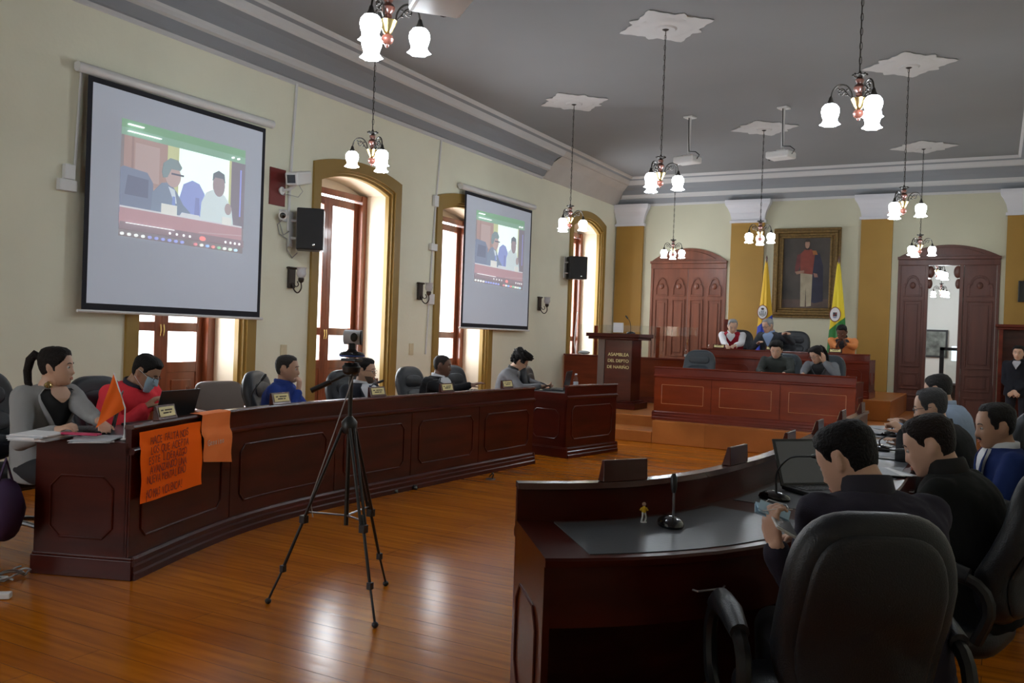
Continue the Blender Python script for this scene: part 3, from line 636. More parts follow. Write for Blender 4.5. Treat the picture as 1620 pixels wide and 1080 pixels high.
def head_grid(b, offn, zs=None, n=40, T=None):
    zs = zs or [.118-.23*i/34 for i in range(35)]
    zs = [min(.1179, max(-.1119, z)) for z in zs]
    b.loft([[T(head_pt(2*pi*j/n, z, offn(2*pi*j/n, z))) for j in range(n)] for z in zs])
def hairline(style):
    def f(th, z):
        t = abs(((th+pi) % (2*pi))-pi)          # 0 front .. pi back
        if style == 'ponytail': zl = .072 if t < .5 else (lerp(.072, -.01, min(1, (t-.5)/.9)) if t < 1.4 else -.035-.03*min(1, (t-1.4)))
        elif style == 'bald': zl = .3 if t < 1.25 else (lerp(.06, -.04, min(1, (t-1.25)/.6)))
        elif style == 'receding': zl = .088 if t < .9 else (lerp(.085, -.02, min(1, (t-.9)/.35)) if t < 1.55 else (.025 if t < 1.72 else lerp(.025, -.06, min(1, (t-1.72)/.35))))
        else: zl = .070 if t < .75 else (lerp(.07, .035, (t-.75)/.45) if t < 1.20 else (lerp(.035, -.008, min(1, (t-1.20)/.14)) if t < 1.44 else (lerp(-.008, .028, (t-1.44)/.12) if t < 1.56 else (.028 if t < 1.72 else lerp(.028, -.062, min(1, (t-1.72)/.35))))))
        return max(0, min(1, (z-zl)/.022))**.7
    return f
def limb(b, p0, p1, r0, r1, n=14, k=0, bul=0.0):
    p0, p1 = Vector(p0), Vector(p1); m = 7
    b.ball(p0, r0, n, 8); b.ball(p1, r1, n, 8)
    b.tube([p0.lerp(p1, i/m) for i in range(m+1)], [lerp(r0, r1, i/m)*(1+bul*math.sin(pi*i/m)) for i in range(m+1)], n)
def ik(s, t, l1, l2, pole):
    s, t = Vector(s), Vector(t); d = t-s; L = min(d.length, (l1+l2)*.995); u = d.normalized(); t = s+u*L
    a = (l1*l1-l2*l2+L*L)/(2*L); h = math.sqrt(max(0, l1*l1-a*a)); p = Vector(pole); p = (p-u*p.dot(u)).normalized()
    return s+u*a+p*h, t
def hand(b, w, d, pn, side, curl=.6, L=.175, spread=.10, thumb=.6):
    """w wrist, d pointing direction, pn palm normal (where the palm looks), side=+1 left hand"""
    d = Vector(d).normalized(); pn = Vector(pn); pn = (pn-d*pn.dot(d)).normalized(); lat = d.cross(pn)*side   # towards the thumb
    w = Vector(w); sc = L/.18
    P = lambda a, l, n_: w+(d*a+lat*l+pn*n_)*sc
    rings = []
    for a, hw, ht in ((-.015, .024, .018), (.02, .030, .017), (.05, .038, .015), (.08, .040, .013), (.092, .038, .010)):
        rings.append([P(a, math.cos(t)*hw, math.sin(t)*ht) for t in [2*pi*j/14 for j in range(14)]])
    b.loft(rings)
    for i, (l, ln) in enumerate(((.029, .070), (.010, .078), (-.010, .073), (-.029, .058))):
        ang = 0.12; p = P(.086, l, 0); base = d*math.cos(spread*(1.5-i)*.5)+lat*math.sin(spread*(1.5-i)*.5)
        c = curl*(1+.10*i); pts = [P(.07, l, 0), p]; an = c*.5
        for seg in (.45, .32, .23):
            dr = base*math.cos(an)+pn*math.sin(an); p = p+dr*ln*seg*sc; pts.append(p); an += c*.75
        b.tube(pts, [.0090*sc, .0092*sc, .0082*sc, .0076*sc, .0058*sc], 8)
        b.ball(pts[-1], .006*sc, 8, 5)
    q = P(.012, .026, .006); t1 = (d*.72+lat*.62+pn*.30*thumb).normalized(); t2 = (d*.9+lat*.12+pn*.5*thumb).normalized()
    pts = [q, q+t1*.034*sc, q+t1*.06*sc+t2*.004, q+t1*.06*sc+t2*.034*sc]
    b.tube(pts, [.013*sc, .0115*sc, .0095*sc, .0068*sc], 8); b.ball(pts[-1], .0068*sc, 8, 5)
def Rl(yaw=0, pitch=0, roll=0): return Matrix.Rotation(yaw, 3, 'Z') @ Matrix.Rotation(pitch, 3, 'Y') @ Matrix.Rotation(roll, 3, 'X')
_mc = {}
def cm(name, col, rough=.8, **kw):
    k = (name, col)
    if k not in _mc: _mc[k] = mat(name, col, rough, **kw)
    return _mc[k]
def person(label, top, face, floor=0.0, lean=.12, side=0.0, yaw=0.0, nod=0.0, tilt=0.0, rh=None, lh=None, rpole=(-.5, -1, -1), lpole=(-.5, 1, -1),
           rdir=None, ldir=None, rpn=(0, .2, -1), lpn=(0, -.2, -1), rcurl=.6, lcurl=.6, skin=(.33, .17, .10), hair='short', hc=(.012, .010, .010), hv=.012, jacket=(.02, .02, .03), jname='jacket',
           shirt=None, tie=None, vdeep=.55, vw=.30, collar=None, pants=(.02, .02, .03), glasses=False, mask=False, stand=False, fat=1.0, fine=.0075, sleeve=True, sleeve_col=None, beard=False, puff=0, fold=.012, rot_z=None, lap=True, torsoL=.50, hs=1.0, moust=False, cuff=None, neckskin=False, sw=1.0, ch=1.0):
    """top = world position of the crown; face = (x, y) direction the body faces; local frame +x forward, +y left"""
    top = Vector(top); rz = math.atan2(face[1], face[0])
    Q = Matrix.Rotation(rz, 3, 'Z')
    # local layout relative to hips at origin
    sp = Vector((math.sin(lean), math.sin(side), math.cos(lean))).normalized()
    rt_ = Vector((0, 1, 0)); 
    c7 = sp*torsoL
    RH = Rl(yaw, nod, tilt)
    nd = (sp+Vector((math.sin(nod)*.55, 0, math.cos(nod)*.5))+RH @ Vector((.12, 0, 0))).normalized()
    hcn = c7+nd*.046*hs+RH @ Vector((.032, 0, .076))*hs
    crown = hcn+RH @ Vector((-.01, 0, .118))*hs
    hipz = top.z-floor-crown.z
    org = top-Q @ crown; base = Vector((org.x, org.y, floor)); H = Vector((0, 0, hipz))
    r = empty('person', base, rz, label, 'person')
    T = lambda p: H+Vector(p)
    HT = lambda p: H+hcn+RH @ (Vector(p)*hs)
    sk = cm('skin', skin, .5, bump=.05, bscale=150)
    fwd = Vector((math.cos(lean), 0, -math.sin(lean)))
    def tor(t, ang, off=0):
        # torso surface at height fraction t and angle (0 = front)
        K = [(-.16, .172, .125), (0, .178, .130), (.18, .165, .125), (.4, .168, .122), (.62, .185, .125), (.80, .200, .118), (.90, .193, .104), (.955, .160, .086), (.995, .100, .070), (1.03, .066, .060)]
        for i in range(len(K)-1):
            if K[i][0] <= t <= K[i+1][0]: break
        u = (t-K[i][0])/(K[i+1][0]-K[i][0]); u = max(0, min(1, u)); w = lerp(K[i][1], K[i+1][1], u)*lerp(fat, 1, max(0, min(1, t))); d = lerp(K[i][2], K[i+1][2], u)*lerp(fat, 1, max(0, min(1, t)))
        w *= sw
        cur = .03*math.sin(max(0, min(1, t))*pi)
        c = sp*torsoL*t-fwd*cur+sp.cross(rt_)*0
        ca, sa = math.cos(ang), math.sin(ang)
        return T(c+fwd*(d+off)*math.copysign(abs(ca)**.85, ca)+rt_*(w+off)*math.copysign(abs(sa)**.85, sa))
    shp = {}; 
    for s, tgt, pole, dr, pn, curl in ((1, lh, lpole, ldir, lpn, lcurl), (-1, rh, rpole, rdir, rpn, rcurl)):
        sh = sp*torsoL*.885+rt_*s*.180*sw-fwd*.012
        if tgt is None: tgt = (.30, s*.12, .16) if not stand else (.06, s*.24, -.10)
        if isinstance(tgt, Vector): tgt = Q.inverted() @ (tgt-base-H)
        el, wr = ik(sh, tgt, .285, .255, pole)
        shp[s] = (sh, el, wr, Vector(dr) if dr is not None else (wr-el), pn, curl)
    # body: one continuous skin surface
    b = MB(); head_grid(b, lambda th, z: 0, T=HT)
    for s in (1, -1):
        Re = RH @ Matrix.Rotation(s*-.35, 3, 'Z') @ Matrix.Rotation(-.2, 3, 'Y')
        b.ball(HT((-.012, s*.078, -.008)), (.016*hs, .007*hs, .028*hs), 10, 8, R=Re)
        b.ball(HT((-.020, s*.083, .0)), (.012*hs, .007*hs, .024*hs), 10, 8, R=Re)
    b.tube([T(c7-sp*.04), T(c7+sp*.02), HT((-.025, 0, -.085)), HT((-.02, 0, -.03))], [.068, .058, .056, .055], 16)
    b.loft([[tor(t, 2*pi*j/20, -.022) for j in range(20)] for t in (0, .3, .6, .8, .88, .94, .97)])
    for s in (1, -1):
        sh, el, wr, dr, pn, curl = shp[s]
        limb(b, T(sh), T(el), .046, .036); limb(b, T(el), T(wr), .038, .026, bul=.06); hand(b, T(wr), dr, pn, s, curl)
    body = b.build('body', sk, r, smooth=60, remesh=fine, sm=2)
    # eyes, brows, lips
    b = MB()
    for s in (1, -1): b.ball(HT((.0735, s*.031, .005)), .0106*hs, 10, 8)
    b.build('eyes', cm('eye_white', (.5, .47, .45), .3), body)
    b = MB()
    for s in (1, -1): b.ball(HT((.0815, s*.030, .0045)), .0052*hs, 8, 6)
    b.build('irises', cm('dark_iris', (.02, .012, .008), .2), body)
    b = MB()
    for s in (1, -1): b.tube([HT(head_pt(a*s, z, .001)) for a, z in ((.16, .026), (.30, .031), (.48, .029), (.60, .023))], [.003, .0042, .0038, .002], 6, flat=.6)
    b.build('eyebrows', cm('hair_'+str(hc), hc, .7), body)
    b = MB()
    b.tube([HT(head_pt(a, z, .0005)) for a, z in ((-.27, -.0625), (-.12, -.058), (0, -.0585), (.12, -.058), (.27, -.0625))], [.002, .0042, .0045, .0042, .002], 6, flat=.7)
    b.tube([HT(head_pt(a, z, .0005)) for a, z in ((-.25, -.0635), (-.12, -.0675), (0, -.0685), (.12, -.0675), (.25, -.0635))], [.002, .0045, .005, .0045, .002], 6, flat=.7)
    b.build('lips', cm('lips', tuple(c*f for c, f in zip(skin, (.95, .62, .62)))), body)
    # hair
    hm = cm('scalp_hair_'+str(hc), hc, .6, bump=.9, bscale=120, spec=.2)
    if hair:
        hl = hairline(hair); rr = random.Random(int(top.x*1000))
        b = MB(); curly = hair == 'curly'
        if curly: hl = hairline('short')
        def off(th, z):
            h = hl(th, z); u_ = max(0, min(1, (z+.01)/.085)); a = hv*(.22+1.0*u_*u_*(3-2*u_))*(1+.10*math.sin(th*17+z*60)+.06*math.sin(th*41-z*130))
            if curly: a *= .75+.5*rr.random()
            return -.008+h*(a+.008)
        head_grid(b, off, T=HT, n=44 if not curly else 30)
        hd = b.build('hair', hm, r, smooth=60)
        if curly:
            b = MB()
            for _ in range(90):
                th_, z_ = rr.uniform(-pi, pi), rr.uniform(-.04, .117)
                if hl(th_, z_) > .5: b.ball(HT(head_pt(th_, z_, hv*rr.uniform(.45, .75))), rr.uniform(.016, .024), 7, 5)
            b.build('curls', hm, hd)
        if hair == 'ponytail':
            b = MB(); b.tube([HT(p) for p in ((-.095, 0, .055), (-.125, 0, .07), (-.150, 0, .04), (-.165, .005, -.03), (-.160, .01, -.10), (-.135, .012, -.165), (-.125, .012, -.19))], [.022, .030, .027, .024, .022, .016, .005], 12); b.build('ponytail', hm, hd)
        if hair == 'bun' or puff == 2:
            b = MB(); b.ball(HT((-.105, 0, .03)), .04, 12, 8); b.build('hair_bun', hm, hd)
    if beard:
        b = MB(); head_grid(b, lambda th, z: .0016 if (abs(((th+pi) % (2*pi))-pi) < 1.45 and z < -.072+.03*min(1, abs(((th+pi) % (2*pi))-pi)/.6)) or (-.053 < z < -.042 and abs(((th+pi) % (2*pi))-pi) < .32) else -.006, T=HT); b.build('beard', cm('trimmed_beard', (.11, .07, .05), .95), r, smooth=60)
    if moust:
        b = MB(); b.tube([HT(head_pt(a, z, .003)) for a, z in ((-.33, -.056), (-.15, -.048), (0, -.046), (.15, -.048), (.33, -.056))], [.003, .0065, .006, .0065, .003], 8); b.build('moustache', hm, r)
    if glasses:
        b = MB()
        for s in (1, -1):
            c = HT((.098, s*.033, .004)); b.tube([HT((.098-.004*abs(math.cos(q)), s*.033+.024*math.cos(q), .002+.017*math.sin(q))) for q in [2*pi*j/16 for j in range(16)]], .0016, 6, False, True)
            b.tube([HT((.096, s*.057, .008)), HT((.07, s*.074, .012)), HT((-.015, s*.083, .008)), HT((-.03, s*.08, -.01))], .0018, 6)
        b.tube([HT((.1, -.009, .006)), HT((.102, 0, .009)), HT((.1, .009, .006))], .0016, 6); b.build('glasses', cm('spectacle_frame', (.02, .02, .025), .3), r)
    if mask:
        b = MB(); zs = [.006-.11*i/14 for i in range(15)]; n = 15
        rows = [[HT(head_pt(-1.05+2.1*j/(n-1), max(-.1115, z), .012, 1)) for j in range(n)] for z in zs]
        rin = [[HT(head_pt(-1.05+2.1*j/(n-1), max(-.1115, z), .006, 1)) for j in range(n)] for z in zs]
        vs = [p for q in rows for p in q]; N_ = len(vs); vs += [p for q in rin for p in q]; fs = []
        for i in range(14):
            for j in range(n-1): a = i*n+j; fs += [(a, a+1, a+n+1, a+n), (N_+a, N_+a+n, N_+a+n+1, N_+a+1)]
        for j in range(n-1): fs += [(j, N_+j, N_+j+1, j+1), (14*n+j, 14*n+j+1, N_+14*n+j+1, N_+14*n+j)]
        for i in range(14): fs += [(i*n, (i+1)*n, N_+(i+1)*n, N_+i*n), (i*n+n-1, N_+i*n+n-1, N_+(i+1)*n+n-1, (i+1)*n+n-1)]
        b.add(vs, fs); mk = b.build('face_mask', cm('surgical_mask_blue', (.42, .62, .78), .8), r, smooth=60)
        b = MB()
        for s in (1, -1):
            for z0, z1 in ((0, .018), (-.085, -.035)): b.tube([HT(head_pt(s*1.03, z0, .01)), HT((.02, s*.082, (z0+z1)/2)), HT((-.025, s*.090, z1))], .0016, 6)
        b.build('ear_loops', 'white', mk)
    # legs
    b = MB(); foot = -hipz
    feet = []
    for s in (1, -1):
        hip = Vector((0, s*.09, 0))
        if stand: kn = Vector((.03, s*.10, foot*.52)); an = Vector((0, s*.11, foot+.08))
        else: kn = Vector((.42, s*.13, -.0)); an = Vector((.40, s*.13, foot+.09))
        limb(b, T(hip), T(kn), .088, .062); limb(b, T(kn), T(an), .062, .045); feet.append(an)
    b.loft([[tor(t, 2*pi*j/20, .004) for j in range(20)] for t in (-.16, 0, .12)])
    b.build('trousers', cm('trousers_'+str(pants), pants, .85), r, smooth=60, remesh=.014, sm=4)
    for an in feet:
        b = MB(); b.loft([[T(an)+Vector((x, y*w, -.09+z*h)) for y, z in [(math.cos(q), .5+.5*math.sin(q)) for q in [2*pi*j/12 for j in range(12)]]] for x, w, h in ((-.06, .02, .05), (-.055, .034, .085), (.02, .036, .09), (.08, .042, .06), (.15, .042, .045), (.19, .03, .035), (.20, .012, .02))]); b.build('shoe', 'plastic_gloss', r)
    # upper garment
    jm = cm(jname+str(jacket), jacket, .9, bump=.15, bscale=300, spec=.25)
    b = MB(); b.loft([[tor(t, 2*pi*j/28, .014+(.012 if t < .3 else 0)) for j in range(28)] for t in (-.14, -.05, .1, .25, .4, .55, .7, .8, .87, .92, .96, .99, 1.02)])
    if sleeve_col is None: sb = b
    else: sb = MB()
    for s in (1, -1):
        sh, el, wr, dr, pn, curl = shp[s]
        e2 = el.lerp(wr, .90)
        pr = .066 if not puff else .076
        sb.ball(T(sh-Vector((0, s*.012, .006))), pr*1.02, 14, 10)
        limb(sb, T(sh), T(el), pr*.97, .054, bul=.02); limb(sb, T(el), T(e2), .054, .041)
    gar = b.build(jname, jm, r, smooth=60, remesh=.011, sm=5, disp=fold, dscale=.11)
    if sleeve_col is not None: sb.build('shirt_sleeves', cm('shirt'+str(sleeve_col), sleeve_col, .85, bump=.1, bscale=200), r, smooth=60, remesh=.011, sm=4, disp=fold*.8, dscale=.09)
    def patch(name, m, wf, t0, t1, o0, o1, ang0=0.0, n=12, mth=14):
        bb = MB(); rows = []
        for o in (o1, o0):
            rows.append([[tor(lerp(t0, t1, i/mth), ang0+wf(i/mth)*(2*j/n-1), o) for j in range(n+1)] for i in range(mth+1)])
        vs = [p for R_ in rows for q in R_ for p in q]; N_ = (mth+1)*(n+1); w = n+1; fs = []
        for i in range(mth):
            for j in range(n): a = i*w+j; fs += [(a, a+1, a+w+1, a+w), (N_+a, N_+a+w, N_+a+w+1, N_+a+1)]
        for j in range(n): fs += [(j, N_+j, N_+j+1, j+1), (mth*w+j, mth*w+j+1, N_+mth*w+j+1, N_+mth*w+j)]
        for i in range(mth): fs += [(i*w, (i+1)*w, N_+(i+1)*w, N_+i*w), (i*w+n, N_+i*w+n, N_+(i+1)*w+n, (i+1)*w+n)]
        bb.add(vs, fs); return bb.build(name, m, r, smooth=60)
    if shirt is not None:
        sm_ = cm('shirt'+str(shirt), shirt, .8)
        patch('shirt', sm_, lambda u: .02+vw*4*u**1.1*(1 if u < .9 else 1.0), .98-vdeep, 1.0, .0, .024+fold*.5)
        if lap:
            for s in (1, -1):
                bb = MB(); pts = [tor(lerp(.98-vdeep, 1.0, u), s*(.03+vw*4*u**1.1), .030+fold*.5) for u in [i/10 for i in range(11)]]
                bb.tube(pts, [.006+.017*math.sin(pi*min(1, .25+.8*i/10)) for i in range(11)], 8, flat=.35); bb.build('lapel', jm, r)
    if neckskin:
        patch('neckline', sk, lambda u: .02+.50*u, .85, 1.03, .0, .032+fold*.5)
    if tie is not None:
        bb = MB(); pts = [tor(t, 0, .034+fold*.5) for t in (.97, .92, .85, .7, .55, .45)]; bb.tube(pts, [.014, .011, .014, .02, .026, .006], 8, flat=.4); bb.build('necktie', cm('tie'+str(tie), tie, .6), r)
    cc = collar if collar is not None else (shirt if shirt is not None else jacket)
    bb = MB(); rg = []
    for (t, o, h) in ((.965, .012, -.004), (1.0, .012, .012), (1.03, .012, .030), (1.035, .006, .036), (1.02, .004, .02), (.98, .0, 0)):
        h = h*ch; rg.append([T(sp*torsoL*min(t, 1.03)+(sp*.3+nd*.7)*h*.75+(fwd*.006 if ch > 1.5 and h > .04 else fwd*0)+fwd*((.066+o)*math.cos(q)+.004)+rt_*(.064+o)*math.sin(q))-T((0, 0, 0))+H-fwd*0+sp*(-.018*max(0, math.cos(q))) for q in [2*pi*j/24 for j in range(24)]])
    if not neckskin:
        bb.loft(rg, False, True); bb.build('collar', cm('collar'+str(cc), cc, .85), r, smooth=60)
    if cuff is not None:
        for s in (1, -1):
            sh, el, wr, dr, pn, curl = shp[s]; bb = MB(); bb.tube([T(el.lerp(wr, .86)), T(el.lerp(wr, .97))], [.040, .036], 12); bb.build('cuff', cm('shirt'+str(cuff), cuff, .8), r)
    return r
# ------------------------------------------------------------------ chandeliers
def chandelier(label, x, y, zb, rz, med=True, ztop=ZC, group='brass chandeliers with three frosted shades'):
    r = empty('chandelier', (x, y, zb), rz, label, 'chandelier', group)
    H = ztop-zb
    zz = lambda L_: [(r_, z_*.83) for r_, z_ in L_]
    b = MB(); b.lathe(zz([(.004, 0), (.012, .012), (.012, .022), (.03, .035), (.038, .06), (.03, .085), (.012, .095)]), (0, 0, 0), 16); b.build('ball_finial', 'cherry', r)
    b = MB(); b.lathe(zz([(.014, .095), (.022, .10), (.03, .12), (.05, .17), (.055, .185), (.03, .19), (.02, .20)]), (0, 0, 0), 16); b.build('brass_cone', 'brass', r)
    b = MB(); b.lathe(zz([(.012, .20), (.022, .21), (.024, .225), (.018, .235), (.036, .255), (.04, .28), (.03, .30), (.018, .31), (.028, .33), (.03, .345), (.018, .36), (.012, .365)]), (0, 0, 0), 16); b.build('turned_stem', 'cherry', r)
    b = MB(); b.lathe(zz([(.012, .36), (.03, .368), (.045, .38), (.03, .392), (.012, .40), (.006, .42)]), (0, 0, 0), 12)
    for k in range(8): a = 2*pi*k/8; b.ball((.045*math.cos(a), .045*math.sin(a), .32), .009, 6, 5)
    b.build('crown', 'iron', r)
    b = MB(); n = max(4, int((H-.39)/.05)); st = (H-.39)/n
    for k in range(n):
        z = .345+st*(k+.5); 
        q = [(.0085*math.cos(t), 0, st*.62*math.sin(t)) for t in [2*pi*j/8 for j in range(8)]]
        b.tube([((p[0] if k % 2 else 0), (0 if k % 2 else p[0]), z+p[2]) for p in q], .0022, 4, False, True)
    b.tube([(.004, .003, .345), (.004, .003, H-.04)], .0025, 4)
    b.build('chain', 'iron', r)
    b = MB(); b.lathe([(.004, H-.055), (.02, H-.05), (.06, H-.025), (.066, H-.012), (.066, H-.001)], (0, 0, 0), 20); b.build('ceiling_cup', 'iron', r)
    for k in range(3):
        a = 2*pi*k/3; c, s = math.cos(a), math.sin(a); f = lambda d, z: (d*c, d*s, z)
        b = MB(); P = Path([(.045, .150), (.052, .205), (.085, .250), (.132, .258), (.170, .225), (.185, .170)]); n = 14
        b.tube([f(P.at(P.L*i/n)[0].x, P.at(P.L*i/n)[0].y) for i in range(n+1)], .0062, 6)
        P = Path([(.054, .165), (.078, .195), (.108, .232), (.135, .215), (.12, .185), (.10, .20)]); n = 12
        b.tube([f(P.at(P.L*i/n)[0].x, P.at(P.L*i/n)[0].y) for i in range(n+1)], .0045, 5)
        for (d, z) in ((.078, .222), (.092, .207), (.112, .217), (.128, .20), (.084, .185), (.138, .23)): b.ball(f(d, z), (.009, .009, .006), 6, 5)
        b.lathe([(.008, .180), (.012, .172), (.016, .155), (.028, .130), (.030, .122)], f(.185, 0), 12); arm = b.build('arm', 'iron', r)
        b = MB(); n = 20; rings = []
        for rr_, z, wv in ((.020, .172, 0), (.036, .165, 0), (.050, .145, 0), (.0535, .12, 0), (.049, .095, 0), (.041, .072, .02), (.040, .058, .04), (.046, .044, .08), (.055, .034, .12), (.050, .030, .12), (.038, .05, .04), (.03, .10, 0)):
            rings.append([(.185*c+rr_*1.15*(1+wv*math.cos(6*t))*math.cos(t), .185*s+rr_*1.15*(1+wv*math.cos(6*t))*math.sin(t), (z-.030)*1.05-.020) for t in [2*pi*j/n for j in range(n)]])
        b.loft(rings, True); b.build('glass_shade', 'shade', r)
    return r
def medallion(label, x, y, z=ZC, s=1.0):
    b = MB(); n = 64
    def ring(k, zz, amp): return [((k*(1+amp*math.cos(4*q)*.40+amp*.30*math.cos(8*q)+amp*.16*math.cos(16*q)))*math.cos(q)*s+x, (k*(1+amp*math.cos(4*q)*.40+amp*.30*math.cos(8*q)+amp*.16*math.cos(16*q)))*math.sin(q)*s*1.0+y, zz) for q in [2*pi*j/n for j in range(n)]]
    b.loft([ring(.40, z-.001, .28), ring(.41, z-.012, .30), ring(.36, z-.022, .26), ring(.30, z-.018, .12), ring(.27, z-.03, .05), ring(.2, z-.034, 0), ring(.12, z-.03, 0), ring(.1, z-.045, 0), ring(.07, z-.04, 0)])
    return tag(b.build('ceiling_medallion', 'plaster', smooth=30), label, 'ceiling rose', 'white plaster ceiling roses')
CHD = [(-3.15, 4.14, 3.08, 0.64, 'nearest chandelier, cut by the top edge of the photo beside a ceiling projector', ''),
       (-5.27, 6.75, 3.00, 3.80, 'chandelier hanging between the big projection screen and the first tall window', ''),
       (-3.13, 8.85, 3.03, .33, 'chandelier hanging in the middle of the room in front of a ceiling projector', 'largest scalloped plaster rose at the top of the photo'),
       (-5.27, 11.23, 2.945, .43, 'chandelier hanging by the farthest window near the farther loudspeaker', 'small squarish plaster rose nearest to the left cornice'),
       (-.89, 6.56, 3.02, 3.27, 'chandelier at upper right with one shade on the left and two overlapping on the right', ''),
       (-3.19, 13.62, 2.98, 1.79, 'chandelier hanging just left of the portrait', 'plaster rose beside the long projector pole'),
       (-.98, 11.12, 2.98, .08, 'chandelier on the right in front of the plain wall between pilaster and open door', 'plaster rose at upper right above the double line of chandeliers'),
       (-5.27, 15.75, 2.97, 1.89, 'farthest left chandelier, in front of the arch of the closed door', ''),
       (-1.12, 15.75, 2.97, -.1, 'farthest right chandelier, at the top of the open doorway', 'plaster rose farthest right, nearest to the back cornice')]
for x, y, zb, rz, l, ml in CHD:
    chandelier(l, x, y, zb, rz)
    if ml: medallion(ml, x, y)
for i, (x, y) in enumerate(((Py(1483, 430, 18.7).x, 18.7), (Py(1489, 460, 25.0).x, 25.0))):
    chandelier(('nearer' if i == 0 else 'farther')+' chandelier seen through the open door in the next room', x, y, 2.80, 2.95, ztop=4.6, group='chandeliers in the next room')

# ------------------------------------------------------------------ projection screens
def on_wall(X): return lambda u, v, t: (X+t, u, v)
def screen(label, y0, y1, z0, z1, by, seed):
    r = empty('projection_screen', (0, 0, 0), 0, label, 'projection screen', 'projection screens on the left wall')
    X = -6.99
    b = MB(); b.b2((X-.004, y0, z0), (X, y1, z1)); b.build('black_border', 'blackcloth', r, smooth=0)
    g = .045*(y1-y0)/2.1
    b = MB(); b.b2((X, y0+g, z0+.06), (X+.004, y1-g, z1-.05)); b.build('screen_fabric', 'screenwhite', r, smooth=0)
    b = MB(); rr = .045
    b.tube([(X-.03, y0-.09, z1+.055), (X-.03, y1+.13, z1+.075)], rr, 12); cs = b.build('housing', 'white', r)
    b = MB(); b.b2((WX, y0-.07, z1+.06), (X-.03, y0-.05, z1+.10)); b.b2((WX, y1+.07, z1+.06), (X-.03, y1+.09, z1+.10)); b.build('bracket', 'white', r, smooth=0)
    b = MB(); b.tube([(X, y0-.04, z0-.012), (X, y1+.04, z0-.012)], .014, 8); b.build('bottom_bar', 'white', r)
    # projected video call
    def E(n, c, s=.38):
        c = tuple(lerp(q, .42, .22) for q in c)
        k = 'proj_'+n
        if k not in M: M[k] = mat('projected_'+n, c, .8, emit=s, ecol=c)
        return k
    u0, u1, v0, v1, v2, v3 = by      # left x, right x (world y), bottom z, top z at left / right
    def P(u, v):                      # unit square to wall, keystoned
        yy = lerp(u0+(v*.0), u1, u); lo = lerp(v0, v2, u); hi = lerp(v1, v3, u); return (yy, lerp(lo, hi, v))
    lay = [0]
    def poly(n, c, pts, s=.36, nm='projected_shape', par=None):
        lay[0] += 1; t = .005+.0004*lay[0]; bb = MB(); bb.prism([P(*p) for p in pts], on_wall(X), .003, t); return bb.build(nm, E(n, c, s), par or img, smooth=0)
    def ell(cx, cy, rx, ry, n=18, a0=0, a1=2*pi): return [(cx+rx*math.cos(lerp(a0, a1, i/n)), cy+ry*math.sin(lerp(a0, a1, i/n))) for i in range(n)]
    R4 = lambda a, c, d, e: [(a, d), (c, d), (c, e), (a, e)]
    img = None
    bb = MB(); bb.prism([P(*p) for p in R4(0, 1, 0, 1)], on_wall(X), .003, .005); img = bb.build('projected_image', E('ground', (.30, .27, .30), .32), r, smooth=0)
    poly('green', (.20, .42, .26), R4(0, 1, .93, 1.0)); poly('green2', (.26, .47, .36), R4(0, 1, .865, .93))
    poly('door', (.45, .31, .30), R4(.02, .34, .24, .865)); poly('doorpanel', (.52, .40, .40), R4(.10, .28, .50, .82)); poly('doorlow', (.52, .36, .33), R4(.10, .28, .30, .46)); poly('doorline', (.36, .24, .24), R4(.075, .09, .24, .865))
    poly('trim', (.62, .66, .38), R4(.34, .43, .3, .865)); poly('bright', (.82, .98, .92), R4(.43, .86, .25, .865), .6); poly('trim', (.62, .66, .38), R4(.855, .875, .3, .865)); poly('dark', (.24, .22, .28), R4(.875, 1, .24, .865))
    poly('bluelight', (.35, .4, .9), R4(.955, .968, .35, .8))
    poly('chair', (.22, .27, .40), ell(.12, .42, .12, .18)+[(.235, .2), (0, .2)] if False else [(0, .2), (.245, .2), (.235, .50), (.19, .58), (.02, .60), (0, .58)]); poly('chaird', (.16, .19, .30), [(.03, .36), (.20, .36), (.20, .52), (.05, .53)])
    poly('chair2', (.32, .40, .78), [(.44, .24), (.44, .42), (.47, .55), (.54, .60), (.60, .58), (.645, .50), (.66, .24)]); poly('chair2d', (.25, .30, .62), [(.56, .24), (.57, .45), (.60, .45), (.61, .24)])
    poly('suit', (.24, .31, .44), [(.22, .2), (.23, .42), (.30, .52), (.36, .54), (.42, .46), (.47, .36), (.53, .30), (.54, .2)]); poly('shirtp', (.7, .8, .95), [(.35, .5), (.40, .36), (.42, .36), (.40, .48)]); poly('tie', (.25, .35, .7), [(.385, .42), (.405, .42), (.41, .31), (.38, .31)])
    poly('face', (.55, .42, .42), ell(.385, .60, .062, .10)); poly('hairg', (.25, .34, .38), [(.30, .62), (.31, .70), (.36, .755), (.42, .75), (.455, .69), (.44, .66), (.37, .66), (.34, .58), (.31, .57)]); poly('glassesp', (.12, .13, .2), R4(.37, .47, .612, .628))
    poly('whiteshirt', (.72, .85, .90), [(.61, .24), (.62, .42), (.66, .52), (.72, .56), (.82, .52), (.88, .42), (.90, .26), (.84, .24)]); poly('face2', (.40, .34, .38), ell(.765, .605, .052, .105)); poly('hair2', (.18, .22, .28), [(.71, .64), (.715, .71), (.76, .745), (.81, .72), (.82, .64), (.80, .675), (.73, .675)])
    poly('hand', (.45, .38, .40), ell(.85, .40, .03, .055)); poly('desk', (.42, .25, .29), R4(0, .98, .11, .255), .5); poly('desktop', (.72, .74, .8), R4(0, .98, .245, .26)); poly('desklow', (.32, .25, .30), R4(0, 1, .06, .125)); poly('deskline', (.55, .42, .46), [(.6, .13), (.98, .165), (.98, .175), (.6, .14)])
